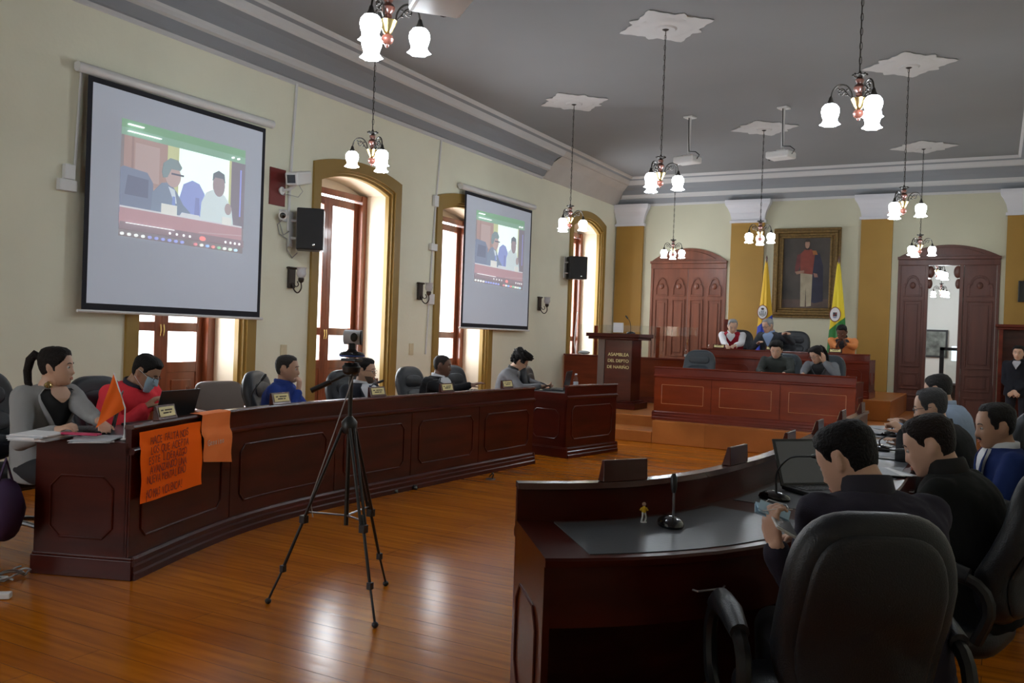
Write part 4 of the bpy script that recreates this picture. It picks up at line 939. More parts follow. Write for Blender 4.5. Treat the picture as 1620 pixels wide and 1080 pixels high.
    poly('card', (.85, .88, .85), R4(.30, .42, .25, .34)); poly('card', (.85, .88, .85), R4(.80, .88, .25, .32)); poly('paperp', (.75, .8, .88), [(.44, .25), (.62, .25), (.60, .29), (.46, .29)])
    for k, (u, c) in enumerate(((.37, 'wh'), (.425, 'wh'), (.48, 'wh'), (.53, 'wh'), (.835, 'wh'), (.88, 'wh'), (.92, 'wh'), (.96, 'wh'))): poly('wh', (.85, .88, .9), ell(u, .085, .009, .012, 8), .7, 'call_icon')
    poly('redbtn', (.75, .22, .22), ell(.635, .083, .026, .022, 14), .7, 'call_icon')
    tc = [(.85, .9, .9)]*4+[(.3, .35, .75)]*6+[(.7, .25, .3), (.8, .85, .8), (.3, .5, .9), (.8, .3, .3), (.3, .6, .4), (.85, .9, .85), (.7, .85, .75), (.5, .75, .9)]
    for k, c in enumerate(tc):
        u = .02+.05*k if k < 10 else .58+.05*(k-10); poly('tb%d' % (k if k > 9 else (0 if k < 4 else 5)), c, ell(u, .022, .011, .013, 8), .6, 'taskbar_icon')
    for k in range(3): poly('wh', (.85, .88, .9), R4(.04+.0*k, [.15, .28, .40][k], [.955, .897, .115][k], [.965, .905, .12][k]), .5, 'text_line')
    for u in (.88, .93): poly('wh', (.85, .88, .9), ell(u, .90, .008, .01, 8), .7, 'call_icon')
    return r
a = lambda x, y: Px(x, y, -6.99)
screen('large white projection screen nearest the camera, above the first window', 4.97, 7.10, 1.53, 3.57, (a(188, 0+330).y, a(386, 300).y, a(185, 372).z, a(188, 185).z, a(381, 401).z, a(386, 238).z), 1)
screen('farther projection screen covering part of the third window', 11.21, 13.38, 1.53, 3.56, (a(751, 400).y, a(828, 400).y, a(749, 445).z, a(751, 331).z, a(826, 459).z, a(829, 350).z), 2)

# ------------------------------------------------------------------ wall fittings
def sconce(label, y, z=2.0):
    r = empty('wall_sconce', (WX, y, z), 0, label, 'wall lamp', 'bronze wall sconces')
    b = MB(); b.b2((.001, -.055, -.12), (.035, .055, .11)); b.b2((.001, -.075, .10), (.05, .075, .125)); b.build('back_plate', 'sconce', r, smooth=0, bevel=.012)
    b = MB(); P = Path([(.03, -.05), (.06, -.13), (.12, -.17), (.17, -.12), (.165, -.05)]); b.tube([(P.at(P.L*i/14)[0].x, .0, P.at(P.L*i/14)[0].y) for i in range(15)], .008, 6)
    P = Path([(.05, -.06), (.09, -.10), (.13, -.08), (.11, -.04)]); b.tube([(P.at(P.L*i/8)[0].x, .0, P.at(P.L*i/8)[0].y) for i in range(9)], .006, 6)
    b.lathe([(.008, -.06), (.03, -.04), (.035, -.01), (.03, .0)], (.165, 0, 0), 12); b.build('arm', 'sconce', r)
    b = MB(); b.lathe([(.02, -.005), (.045, .02), (.055, .05), (.048, .085), (.052, .105), (.06, .118), (.052, .118), (.04, .08), (.02, .02)], (.165, 0, 0), 16); b.build('glass_shade', 'shade_off', r)
    return r
for l, y in (('bronze sconce below the nearer loudspeaker', 7.66), ('bronze sconce between the second and third windows', 10.24), ('bronze sconce between the farther screen and the farther loudspeaker', 13.94)): sconce(l, y)
def speaker(label, y, z, w, h, rz=.5):
    r = empty('loudspeaker', (WX, y, z), 0, label, 'loudspeaker', 'black wall loudspeakers')
    b = MB(); b.b2((.0, -.14, -.2), (.02, -.08, .2)); b.tube([(.01, -.11, .1), (.12, -.06, .1)], .015, 8); b.tube([(.01, -.11, -.1), (.12, -.06, -.1)], .015, 8); b.build('bracket', 'white', r, bevel=.003)
    R = Matrix.Rotation(rz, 3, 'Z')
    b = MB(); b.box((.21, .0, 0), (.26, w, h), R); q = b.build('cabinet', 'plastic', r, smooth=0, bevel=.012)
    b = MB(); b.box(Vector((.21, 0, 0))+R @ Vector((.133, 0, 0)), (.008, w*.92, h*.95), R); b.build('grille', mat('speaker_grille', (.02, .02, .022), .6, bump=.6, bscale=400), q, smooth=0)
    b = MB(); b.ball(Vector((.21, 0, 0))+R @ Vector((.138, w*.15, -h*.38)), (.004, .016, .016), 10, 6, R); b.build('badge', 'chrome', q)
speaker('black loudspeaker mounted beside the first tall window, under the cameras', 7.74, 2.55, .30, .47, -.9)
speaker('black loudspeaker mounted at the left edge of the farthest window', 15.05, 2.72, .34, .42, -.9)
# security cameras and maroon board
p = Px(436, 293, WX)
b = MB(); b.b2((WX, 7.28, 2.79), (WX+.015, 7.52, 3.20)); tag(b.build('wall_board', 'redboard', smooth=0), 'small maroon board on the wall behind the white security camera', 'board')
r = empty('security_camera', (WX+.02, 7.45, 2.96), 0, 'large white box security camera over the maroon board', 'camera')
b = MB(); b.lathe([(.045, 0), (.045, .015), (.03, .02)], (0, 0, 0), 12, axis=(1, 0, 0)); b.tube([(.02, 0, 0), (.10, .03, .02), (.13, .08, .07)], .016, 8); b.build('bracket', 'white', r)
Rc = Rl(-1.25, .22); b = MB(); b.box((.16, .10, .15), (.40, .15, .145), Rc); q = b.build('housing', 'white', r, smooth=0, bevel=.02)
b = MB(); b.box(Vector((.16, .10, .15))+Rc @ Vector((.201, 0, 0)), (.004, .095, .09), Rc); b.build('lens_window', 'plastic_gloss', q, smooth=0)
b = MB(); P = [(.05, .20, .12), (.08, .26, .03), (.05, .22, -.04), (.02, .08, -.03), (.02, .0, -.05)]; b.tube(P, .004, 6); b.build('cable', 'cable', r)
r = empty('security_camera', (WX, 7.40, 2.69), 0, 'small white bullet security camera under the maroon board', 'camera')
b = MB(); b.box((.012, .10, .0), (.024, .12, .13)); b.build('bracket', 'white', r, smooth=0, bevel=.004)
Rc = Rl(-1.0, .3); b = MB(); b.lathe([(.03, -.08), (.042, -.075), (.042, .05), (.048, .055), (.048, .07), (.036, .07)], (.09, .03, .0), 14, axis=Rc @ Vector((1, 0, 0))); q = b.build('housing', 'white', r)
b = MB(); b.ball(Vector((.09, .03, 0))+Rc @ Vector((.068, 0, 0)), (.02, .034, .034), 12, 8, Rc); b.build('dark_lens', 'plastic_gloss', q)
def conduit(label, pts, rad=.012, boxes=(), m='white', extra=()):
    r = empty('wall_conduit', (0, 0, 0), 0, label, 'cable conduit')
    b = MB(); b.tube([(WX+rad, y, z) for y, z in pts], rad, 6); b.build('channel', m, r)
    for (y, z, w, h) in boxes: b = MB(); b.b2((WX+.002, y-w/2, z-h/2), (WX+.05, y+w/2, z+h/2)); b.build('junction_box', 'white', r, smooth=0, bevel=.006)
    for e in extra: b = MB(); b.tube([(WX+.02, y, z) for y, z in e], .006, 6); b.build('loose_cable', 'cable', r)
g = lambda x, y: (Px(x, y, WX).y, Px(x, y, WX).z)
w1, w2 = g(106, 272), g(103, 293)
conduit('white conduit with two switches left of the large screen', [g(128, 103), g(117, 262), w1], .013, [(w1[0], w1[1], .10, .13), (w2[0], w2[1], .17, .10)])
conduit('white conduit rising past the security cameras to the cornice', [g(468, 133), g(457, 290), g(454, 365)], .016, [], extra=[[g(446, 345), g(437, 355), g(440, 370), g(452, 378), g(452, 395), g(460, 408), g(468, 400)], [g(452, 340), g(440, 352), g(446, 372), g(455, 366)]])
c1, c2, c3 = g(687, 318), g(683, 391), g(679, 473)
conduit('white conduit with three boxes left of the third window', [g(697, 222), g(690, 300), c2, g(672, 560)], .013, [(c1[0], c1[1], .10, .16), (c2[0], c2[1], .16, .10), (c3[0], c3[1], .13, .15)])
for l, px_, py_ in (('cream blank wall plate above the man in the blue jacket', 448, 556), ('cream wall plate between the second and third windows', 650, 552)):
    y, z = g(px_, py_); b = MB(); b.b2((WX, y-.05, z-.08), (WX+.012, y+.05, z+.08)); tag(b.build('wall_plate', mat('cream_plate', (.66, .58, .38), .5), smooth=0, bevel=.004), l, 'wall plate')
y, z = g(910, 520)
r = empty('power_cable', (0, 0, 0), 0, 'pale cable hanging down the wall at the farthest window behind the lectern', 'cable'); b = MB(); b.tube([(WX+.06, *g(909, 493)), (WX+.05, *g(905, 540)), (WX+.06, *g(910, 590)), (WX+.2, *g(903, 625))], .01, 6); b.build('cord', 'white', r)

# projectors
def projector(label, x, y, z, rz, zc=ZC, big=1.0):
    r = empty('ceiling_projector', (x, y, z), rz, label, 'projector', 'white ceiling projectors')
    b = MB(); b.box((0, 0, 0), (.34*big, .26*big, .095*big)); q = b.build('body', 'white', r, smooth=0, bevel=.02)
    b = MB(); b.lathe([(.035, -.02), (.04, .03), (.03, .03)], (.17*big, -.06, .0), 14, axis=(1, 0, 0)); b.build('lens', 'plastic_gloss', q)
    b = MB(); b.tube([(-.02, 0, .05), (-.02, 0, zc-z-.002)], .022, 8); b.box((-.02, 0, .06), (.12, .12, .02)); b.box((-.02, 0, zc-z-.012), (.14, .14, .02)); b.build('ceiling_pole', 'white', r)
    b = MB(); b.tube([(-.02, .03, zc-z-.02), (-.03, .035, (zc-z)*.5), (-.04, .03, .12), (-.16, .05, .10), (-.22, .04, .05), (-.17, .02, .0)], .007, 6); b.build('cable', 'plastic', r)
    b = MB(); 
    for k in range(5): b.box((-.1+.05*k, -.131*big, 0), (.03, .004, .05))
    b.build('vent', 'greymetal', q, smooth=0)
q = Pz(1090, 185, ZC); projector('ceiling projector on a short pole behind the middle chandelier', q.x, q.y, Px(1085, 252, q.x).z, 2.9)
q = Pz(1238, 170, ZC); projector('ceiling projector on a long pole above the portrait side of the room', q.x, q.y, Px(1232, 243, q.x).z, 2.9)
q = Pd(700, 0, 4.6); projector('ceiling projector cut by the top edge beside the nearest chandelier', q.x, q.y, q.z+.03, 2.4, big=1.1)

# ------------------------------------------------------------------ back wall things
def painting():
    x0, x1, z0, z1 = -3.80, -2.57, 1.95, 3.655
    r = empty('portrait_painting', (0, 0, 0), 0, 'large gilt-framed portrait of a standing officer in a red jacket and white trousers', 'painting')
    b = MB(); fn = bfn(BY)
    for w0, w1, t in ((0, .05, .05), (.05, .10, .085), (.10, .15, .045), (.15, .19, .06)):
        rect_ring(b, x0+w0, x1-w0, z0+w0, z1-w0, w1-w0, fn, .002, t)
    b.build('gilded_frame', 'gilt', r, smooth=0, bevel=.008)
    b = MB(); fnp = bfn(BY); b.prism([(x0+.17, z0+.17), (x1-.17, z0+.17), (x1-.17, z1-.17), (x0+.17, z1-.17)], fnp, .005, .02); cv = b.build('canvas', mat('dark_canvas_background', (.050, .040, .033), .5, var=.5, scale=(1.5, 1.5, 1.5)), r, smooth=0)
    lay = [0]; X = lambda u: lerp(x0+.19, x1-.19, u); Z = lambda v: lerp(z0+.19, z1-.19, v)
    def s(n, c, pts):
        lay[0] += 1; b = MB(); b.prism([(X(u), Z(v)) for u, v in pts], fnp, .019, .0205+.0006*lay[0]); b.build(n, cm('paint'+n+str(c), c, .6, var=.2, scale=(6, 6, 6)), cv, smooth=0)
    s('painted_floor', (.085, .055, .045), [(0, 0), (1, 0), (1, .13), (0, .12)])
    s('painted_cloak', (.022, .022, .045), [(.62, .80), (.78, .78), (.86, .6), (.88, .1), (.70, .07), (.58, .10), (.56, .5), (.58, .75)])
    s('painted_trousers', (.36, .31, .22), [(.38, .50), (.40, .02), (.50, .02), (.505, .30), (.53, .02), (.63, .03), (.64, .50)])
    s('painted_coat', (.22, .045, .03), [(.36, .77), (.46, .84), (.60, .84), (.68, .78), (.66, .64), (.64, .48), (.38, .50), (.37, .62), (.32, .55), (.27, .52), (.30, .66)])
    s('painted_sleeve', (.13, .03, .03), [(.30, .76), (.37, .78), (.37, .62), (.34, .54), (.26, .50), (.26, .58)])
    s('painted_hand', (.30, .17, .12), [(.26, .52), (.46, .54), (.46, .505), (.30, .48)])
    s('painted_epaulette', (.33, .12, .03), [(.62, .82), (.70, .82), (.74, .76), (.64, .76)])
    s('painted_hand', (.25, .13, .10), [(.66, .50), (.74, .49), (.76, .44), (.68, .44)])
    s('painted_neck', (.03, .02, .02), [(.47, .83), (.56, .83), (.555, .89), (.475, .89)])
    s('painted_face', (.36, .21, .15), [(.46, .90), (.475, .865), (.51, .85), (.545, .865), (.56, .90), (.56, .95), (.46, .95)])
    s('painted_hair', (.03, .02, .015), [(.45, .91), (.46, .96), (.49, .985), (.54, .985), (.57, .96), (.572, .91), (.555, .945), (.465, .945)])
painting()
def flag(label, x, y, ztop, colf, emb, face_dx=0):
    r = empty('draped_flag', (x, y, .641), 0, label, 'flag')
    h = ztop-.641
    b = MB(); b.tube([(0, 0, .02), (.015, 0, h)], .014, 10); b.lathe([(.002, h+.1), (.014, h+.06), (.02, h+.03), (.012, h)], (.015, 0, 0), 10); b.lathe([(.15, 0), (.15, .02), (.05, .05), (.02, .06)], (0, 0, 0), 20); b.build('flag_pole', 'cherry', r)
    b = MB(); n = 48; rings = []
    for i in range(26):
        t = i/25; z = h-.02-t*(h-.32); w = .018+.145*t**.75; ring = []
        for j in range(n):
            q = 2*pi*j/n; f = 1+(.20*math.sin(5*q+1.2)+.10*math.sin(9*q+.5))*min(1, t*2.0)
            ring.append((w*math.cos(q)*f+.01*math.sin(3*t)+.012, w*.55*math.sin(q)*f, z+.05*t*math.cos(q+.6)))
        rings.append(ring)
    b.loft(rings); cl = b.build('flag_cloth', colf, r, smooth=70)
    # round emblem patch on the cloth, towards the room
    b = MB(); ez = h-.02-.47*(h-.32); ex = .0
    def disc(rad, zr, t0, cx=0, cz=0, n=24): return [(ex+cx+rad*math.cos(q), -.098-t0, ez+cz+zr*math.sin(q)) for q in [2*pi*j/n for j in range(n)]]
    for nm, ra, rz_, t, m in (('emblem_ring', .098, .135, .01, 'redboard'), ('emblem_disc', .085, .12, .014, 'paper')):
        b = MB(); o1 = disc(ra, rz_, t); o0 = disc(ra, rz_, t-.008); b.loft([o0, o1]); b.build(nm, m, cl, smooth=0)
    emb(cl, ex, -.113, ez)
def flagmat(name, stops):
    m = bpy.data.materials.new(name); nt, N, L = nodes(m); bs = N['Principled BSDF']; tc = N.new('ShaderNodeTexCoord'); sx = N.new('ShaderNodeSeparateXYZ'); L.new(tc.outputs['Object'], sx.inputs[0])
    mm = N.new('ShaderNodeMath'); mm.operation = 'MULTIPLY_ADD'; mm.inputs[1].default_value = -.9; L.new(sx.outputs['X'], mm.inputs[0]); L.new(sx.outputs['Z'], mm.inputs[2])
    mr = N.new('ShaderNodeMapRange'); mr.inputs[1].default_value = 0; mr.inputs[2].default_value = 2.6; L.new(mm.outputs[0], mr.inputs[0])
    rp = N.new('ShaderNodeValToRGB'); rp.color_ramp.interpolation = 'CONSTANT'
    for i, (p, c) in enumerate(stops):
        e = rp.color_ramp.elements[i] if i < 2 else rp.color_ramp.elements.new(p)
        e.position = p; e.color = (*c, 1)
    L.new(mr.outputs[0], rp.inputs[0]); L.new(rp.outputs[0], bs.inputs['Base Color']); bs.inputs['Roughness'].default_value = .6
    return m
fm1 = flagmat('yellow_blue_red_flag', [(0, (.55, .02, .03)), (.235, (.02, .05, .42)), (.46, (.75, .45, .02))])
fm2 = flagmat('yellow_green_flag', [(0, (.02, .18, .03)), (.45, (.80, .62, .02))])
def emb1(cl, x, y, z):
    b = MB(); b.b2((x-.035, y-.004, z-.05), (x+.035, y, z+.03)); b.build('shield', 'greymetal', cl, smooth=0, bevel=.01)
    b = MB(); b.tube([(x-.06, y-.002, z+.01), (x-.05, y-.004, z-.05), (x, y-.004, z-.075), (x+.05, y-.004, z-.05), (x+.06, y-.002, z+.01)], .005, 6); b.ball((x, y, z+.06), (.03, .004, .02), 8, 6); b.build('crest', 'ink', cl)
def emb2(cl, x, y, z):
    for dx, dz, m in ((-.017, .017, 'leather_blue'), (.017, .017, 'redboard'), (-.017, -.017, 'redboard'), (.017, -.017, 'leather_blue')):
        b = MB(); b.b2((x+dx-.017, y-.005, z+dz-.019), (x+dx+.017, y, z+dz+.019)); b.build('shield_quarter', m, cl, smooth=0)
    b = MB(); b.tube([(x-.03, y-.002, z-.05), (x, y-.003, z-.06), (x+.03, y-.002, z-.05)], .006, 6); b.build('ribbon', cm('royal_blue', (.02, .05, .4)), cl)
flag('yellow, blue and red draped flag with a round crest, left of the portrait', -3.80, 16.75, 3.0, fm1, emb1)
flag('yellow and green draped flag with a round crest, right of the portrait', -2.52, 16.75, 2.97, fm2, emb2)
# television, shelf
b = MB(); r = empty('television', (0, 0, 0), 0, 'black flat television on the far right pilaster', 'television'); b.b2((.32, BY-.14, 2.30), (.76, BY-.07, 2.66)); q = b.build('casing', 'plastic', r, smooth=0, bevel=.006)
b = MB(); b.b2((.335, BY-.145, 2.32), (.75, BY-.14, 2.645)); b.build('screen', 'plastic_gloss', q, smooth=0)
r = empty('wooden_cabinet', (0, 0, 0), 0, 'dark reddish wooden open cabinet against the far right pilaster, behind the standing man', 'cabinet')
b = MB(); b.b2((.00, BY-.36, 1.86), (.76, BY-.065, 1.91)); b.b2((.03, BY-.34, 1.82), (.74, BY-.065, 1.86)); b.build('cornice', 'red', r, smooth=0, bevel=.008)
b = MB(); b.b2((.06, BY-.32, .0), (.12, BY-.065, 1.82)); b.build('side_panel', 'red', r, smooth=0); b = MB(); b.b2((.68, BY-.32, .0), (.74, BY-.065, 1.82)); b.build('side_panel', 'red', r, smooth=0)
b = MB(); b.b2((.12, BY-.10, .0), (.68, BY-.07, 1.82)); b.b2((.12, BY-.30, .0), (.68, BY-.1, .06)); b.build('back_panel', 'mahog2', r, smooth=0)
# next room contents
r = empty('framed_picture', (0, 0, 0), 0, 'dark framed grey-green picture on the wall of the next room', 'picture')
q0, q1 = Py(1466, 521, 26.5), Py(1498, 566, 26.5)
b = MB(); b.b2((q0.x-.12, 26.54, q1.z), (q1.x, 26.59, q0.z)); b.build('frame', 'plastic', r, smooth=0)
b = MB(); b.b2((q0.x-.08, 26.53, q1.z+.05), (q1.x-.05, 26.545, q0.z-.05)); b.build('canvas', mat('grey_green_landscape', (.15, .17, .15), .7, var=.6, scale=(5, 5, 5)), r, smooth=0)
r = empty('glass_partition', (0, 0, 0), 0, 'black-framed glass partition standing in the next room', 'partition')
q0, q1 = Py(1487, 549, 19.5), Py(1530, 549, 19.5); zt = q0.z
b = MB(); b.b2((q0.x, 19.48, 0), (q0.x+.08, 19.53, zt)); b.b2((q0.x, 19.48, zt-.06), (q1.x+.3, 19.53, zt)); b.build('frame', 'plastic', r, smooth=0); b = MB(); b.b2((q0.x+.08, 19.5, 0), (q1.x+.3, 19.51, zt-.06)); b.build('glass', 'acrylic', r, smooth=0)
q = Py(1513, 557, 20.5); b = MB(); b.b2((q.x-.09, 20.5, q.z-.18), (q.x+.12, 20.53, q.z+.12)); tag(b.build('computer_monitor', mat('bright_monitor', (.7, .8, .9), .4, emit=1.2), smooth=0, bevel=.005), 'small bright monitor behind the glass partition', 'monitor')
r = empty('office_desk', (0, 0, 0), 0, 'dark desk with papers in the next room behind the partition', 'desk')
b = MB(); b.b2((-1.25, 20.3, .72), (.1, 21.0, .76)); b.build('desk_top', 'greymetal', r, smooth=0); b = MB(); b.b2((-1.2, 20.35, 0), (.05, 20.4, .72)); b.build('front_board', 'plastic', r, smooth=0)
b = MB(); b.b2((-4.0, 22.6, 0), (-1.6, 22.7, .02))
area('next_room_area_light', (-3.4, 22.5, 2.6), (0, -pi/2, 0), 2, 3, 150, (.9, .95, 1))  # rectangular area light inside the next room; no window is built there
# ------------------------------------------------------------------ tripod with conference camera
r = empty('camera_tripod', (-2.95, 3.66, 0), 0, 'black tripod on the open floor, carrying a conference camera', 'tripod')
F3 = [Pz(424, 955, 0), Pz(593, 993, 0), Pz(610, 927, 0)]; O = Vector((-2.95, 3.66, 0)); ap = .93
O = (F3[0]+F3[1]+F3[2])/3; r.location = O
for k, fp in enumerate(F3):
    f = fp-O; u = f.normalized(); t = Vector((u.x*.035, u.y*.035, ap)); s_ = Vector((-u.y, u.x, 0))*.012
    m1 = t.lerp(f, .52); m2 = t.lerp(f, .80)
    b = MB(); b.tube([t+s_, m1+s_], .0085, 8); b.tube([t-s_, m1-s_], .0085, 8); b.tube([t.lerp(f, .45), m2], .0085, 8); b.tube([m2, f+Vector((0, 0, .02))], .0065, 8); b.box(m1, (.035, .035, .04)); b.box(m2, (.026, .026, .035)); lg = b.build('leg', 'plastic', r, bevel=.002)
    b = MB(); b.ball(f+Vector((0, 0, .016)), (.017, .017, .016), 10, 6); b.build('rubber_foot', 'plastic', lg)
    b = MB(); b.tube([Vector((0, 0, .47)), t.lerp(f, .48)], .005, 6); b.build('spreader', 'greymetal', r)
b = MB(); b.lathe([(.03, ap-.03), (.042, ap-.01), (.042, ap+.03), (.025, ap+.05), (.016, ap+.06)], (0, 0, 0), 14); b.build('shoulder', 'plastic', r)
b = MB(); b.lathe([(.012, .42), (.012, 1.20)], (0, 0, 0), 12); b.build('centre_column', 'iron', r)
b = MB(); b.box((0, 0, 1.235), (.055, .055, .07)); b.lathe([(.02, 1.20), (.045, 1.22), (.05, 1.25), (.03, 1.27)], (0, 0, 0), 14); b.box((0, 0, 1.285), (.10, .06, .016)); hd = b.build('pan_head', 'plastic', r, bevel=.004)
q = Pd(492, 618, 4.6)-O; b = MB(); b.tube([(0, 0, 1.22), Vector((0, 0, 1.22)).lerp(q, .6)], .007, 8); b.tube([q.lerp(Vector((0, 0, 1.22)), .5), q], .014, 8); b.build('pan_handle', 'plastic', hd)
b = MB(); b.tube([(.03, -.02, 1.2), (-.06, -.05, .9), (-.16, -.10, .55), (-.14, -.1, .46)], .003, 5); b.build('cable', 'cable', r)
c = empty('conference_camera', (O.x, O.y, 1.295), .5, 'small silver conference camera on top of the tripod', 'camera'); c.scale = (.72, .72, .9)
b = MB(); b.lathe([(.02, 0), (.085, .006), (.092, .02), (.08, .032), (.04, .04), (.03, .05)], (0, 0, 0), 24); b.build('base', 'plastic_gloss', c)
b = MB(); b.lathe([(.093, .010), (.0935, .014), (.093, .017)], (0, 0, 0), 24); b.build('blue_ring', cm('blue_plastic', (.03, .08, .35), .4), c)
b = MB(); b.box((0, 0, .065), (.05, .05, .06)); b.build('neck', 'plastic', c, bevel=.01)
b = MB(); b.tube([(-.062, 0, .12), (-.058, 0, .12), (.058, 0, .12), (.062, 0, .12)], [.036, .042, .042, .036], 24); q = b.build('camera_head', mat('silver_plastic', (.55, .55, .58), .4, metal=.1), c)
b = MB(); b.lathe([(.022, 0), (.026, .01), (.02, .012)], (.02, -.041, .12), 16, axis=(0, -1, 0)); b.build('lens', 'plastic_gloss', q)
b = MB(); b.lathe([(.03, 0), (.043, .004), (.043, .014), (.03, .016)], (.055, 0, .12), 20, axis=(1, 0, 0)); b.build('end_cap', 'plastic', q)

# ------------------------------------------------------------------ things on the benches
def prj(p):
    v = Vector(p)-CP; z = v.dot(FW); return 810+F*v.dot(RT)/z, 540-F*v.dot(UP)/z
def tpx(path, px_, z, off=0):
    return min((abs(prj(path.pt(path.L*i/400, off, z))[0]-px_), path.L*i/400) for i in range(401))[1]
def nameplate(label, path, x, y, z, side, off=-.018, w=.21, h=.085, plate=True, grp='wooden nameplates on the benches', turn=0):
    t = path.near(x, y); p, d, n = path.at(t); n = n*side      # n: direction the plate looks
    c = p-n*0+p*0; q = p+path.at(t)[2]*off
    rz = math.atan2(n.y, n.x)+turn
    r = empty('nameplate', (q.x, q.y, z), rz, label, 'nameplate', grp)
    b = MB(); b.prism([(-.022, 0), (.022, 0), (.016, .012), (-.004, h), (-.018, h)], lambda u, v, s: (u, s, v), -w/2, w/2); b.build('wooden_holder', 'mahog2', r, smooth=0, bevel=.003)
    if plate:
        b = MB(); a = math.atan2(.020, h-.012)
        pts = lambda s, v, o: (.0165-.020*(v-.012)/(h-.012)+o, s, v)
        b.add([pts(-w*.40, .02, .0), pts(w*.40, .02, .0), pts(w*.40, h-.01, .0), pts(-w*.40, h-.01, .0), pts(-w*.40, .02, .003), pts(w*.40, .02, .003), pts(w*.40, h-.01, .003), pts(-w*.40, h-.01, .003)], [(0, 3, 2, 1), (4, 5, 6, 7), (0, 1, 5, 4), (1, 2, 6, 5), (2, 3, 7, 6), (3, 0, 4, 7)]); pl = b.build('brass_plate', 'plate', r, smooth=0)
        b = MB()
        for k, (s0, s1, v) in enumerate(((-.22, .24, .056), (-.15, .17, .040))):
            n_ = 9
            for j in range(n_):
                if (j*5+k) % 7 == 3: continue
                u = lerp(s0, s1, j/n_)*w*1.3; b.box(pts(u, v, .0035), (.0012, .011*w/.21, .008))
        b.build('engraved_text', 'ink', pl, smooth=0)
    return r
for l, x, y in (('nameplate on the bench above the orange poster, before the man in the face mask', -4.50, 4.10), ('nameplate in front of the man in the blue jacket', -4.66, 5.10), ('nameplate in front of the man in suit and tie', -4.66, 6.12), ('nameplate in front of the bald man in black', -4.63, 7.25), ('nameplate in front of the empty chair near the bench end', -4.565, 8.55)):
    px_ = {4.10: 265, 5.10: 444, 6.12: 596, 7.25: 712, 8.55: 804}[y]; w_ = LP.pt(tpx(LP, px_, .865), 0, 0); nameplate(l, LP, w_.x, w_.y, .866, 1)
NPB = []
for i, (l, px_, py_) in enumerate((('back of the dark nameplate nearest the camera on the near bench', 993, 763), ('back of the second dark nameplate along the near bench', 1180, 735), ('back of the third dark nameplate, just left of the open laptop', 1248, 706), ('back of the fourth dark nameplate along the near bench', 1290, 684), ('back of the fifth dark nameplate along the near bench', 1328, 666), ('back of the farthest dark nameplate on the near bench', 1362, 652))):
    w_ = Pz(px_, py_, .905); nameplate(l, NP, w_.x, w_.y, .906, -1, off=.018, w=.205, h=.082)
for l, px_ in (('nameplate before the man in the red vest on the presiding desk', 1139), ('nameplate before the grey-haired man pointing on the presiding desk', 1221), ('nameplate before the man in the orange jacket', 1319)):
    w_ = Py(px_, 550, 14.6); nameplate(l, P4, w_.x, 14.63, 1.332, 1, off=-.02, w=.20, h=.07, grp='nameplates on the presiding desk')
def mic(label, p, rz, pts, grp='gooseneck microphones', silver=False):
    r = empty('gooseneck_microphone', p, rz, label, 'microphone', grp)
    b = MB(); rings = []
    for zz, k in ((0, .95), (.008, 1), (.02, .92), (.032, .6), (.038, .25)): rings.append([(.075*k*math.cos(q)-.01, .048*k*math.sin(q), zz) for q in [2*pi*j/24 for j in range(24)]])
    b.loft(rings); b.build('base', 'plastic_gloss', r)
    P = pts; n = 16
    def bz(t): a = [Vector(q) for q in P]; 
    Q = []
    E = [Vector(P[0])*2-Vector(P[1])]+[Vector(q) for q in P]+[Vector(P[-1])*2-Vector(P[-2])]
    for i in range(1, len(E)-2):
        for k in range(6):
            t = k/6; a, b_, c, d = E[i-1], E[i], E[i+1], E[i+2]; Q.append(.5*((2*b_)+(c-a)*t+(2*a-5*b_+4*c-d)*t*t+(3*b_-a-3*c+d)*t**3))
    Q.append(Vector(P[-1]))
    b = MB(); b.tube(Q, .0045, 6); b.build('gooseneck', 'greymetal' if silver else 'plastic', r)
    d = (Q[-1]-Q[-3]).normalized(); b = MB(); b.tube([Q[-1], Q[-1]+d*.02, Q[-1]+d*.055, Q[-1]+d*.07], [.007, .012, .013, .006], 10); b.build('microphone_head', 'plastic', r)
    return r
SN = [(.02, 0, .03), (.025, 0, .10), (.03, 0, .17), (.045, 0, .21)]
p = Pz(1062, 832, .769); mic('microphone with upright silver stem on the nearest writing pad', p, -1.0, [(.02, 0, .03), (.022, 0, .08), (.018, 0, .125)], silver=True)
p = Pz(1228, 790, .769); mic('microphone arching in front of the open laptop on the near bench', p, -.35, [(.0, 0, .03), (.0, 0, .12), (.06, 0, .19), (.16, 0, .21)])
for l, px_, py_ in (('microphone before the man in the black jacket', 1345, 738), ('microphone beside papers before the man in glasses', 1392, 712), ('farthest microphone on the near bench', 1412, 690)):
    p = Pz(px_, py_, .769); mic(l, p, -.2, [(.0, 0, .03), (.0, 0, .07), (.08, 0, .11), (.24, 0, .12)])
for l, t, hx in (('microphone standing left of the man in the blue jacket', (-5.07, 5.12), .22), ('microphone right of the man in suit and tie', (-4.98, 6.50), .12), ('microphone on the long bench before the bald man in black', (-5.0, 7.45), .1)):
    mic(l, (t[0], t[1], .769), pi+.5, [(.02, 0, .03), (.02, 0, .12), (.0, 0, .17), (-.04, -.03, .13+hx*.5)])
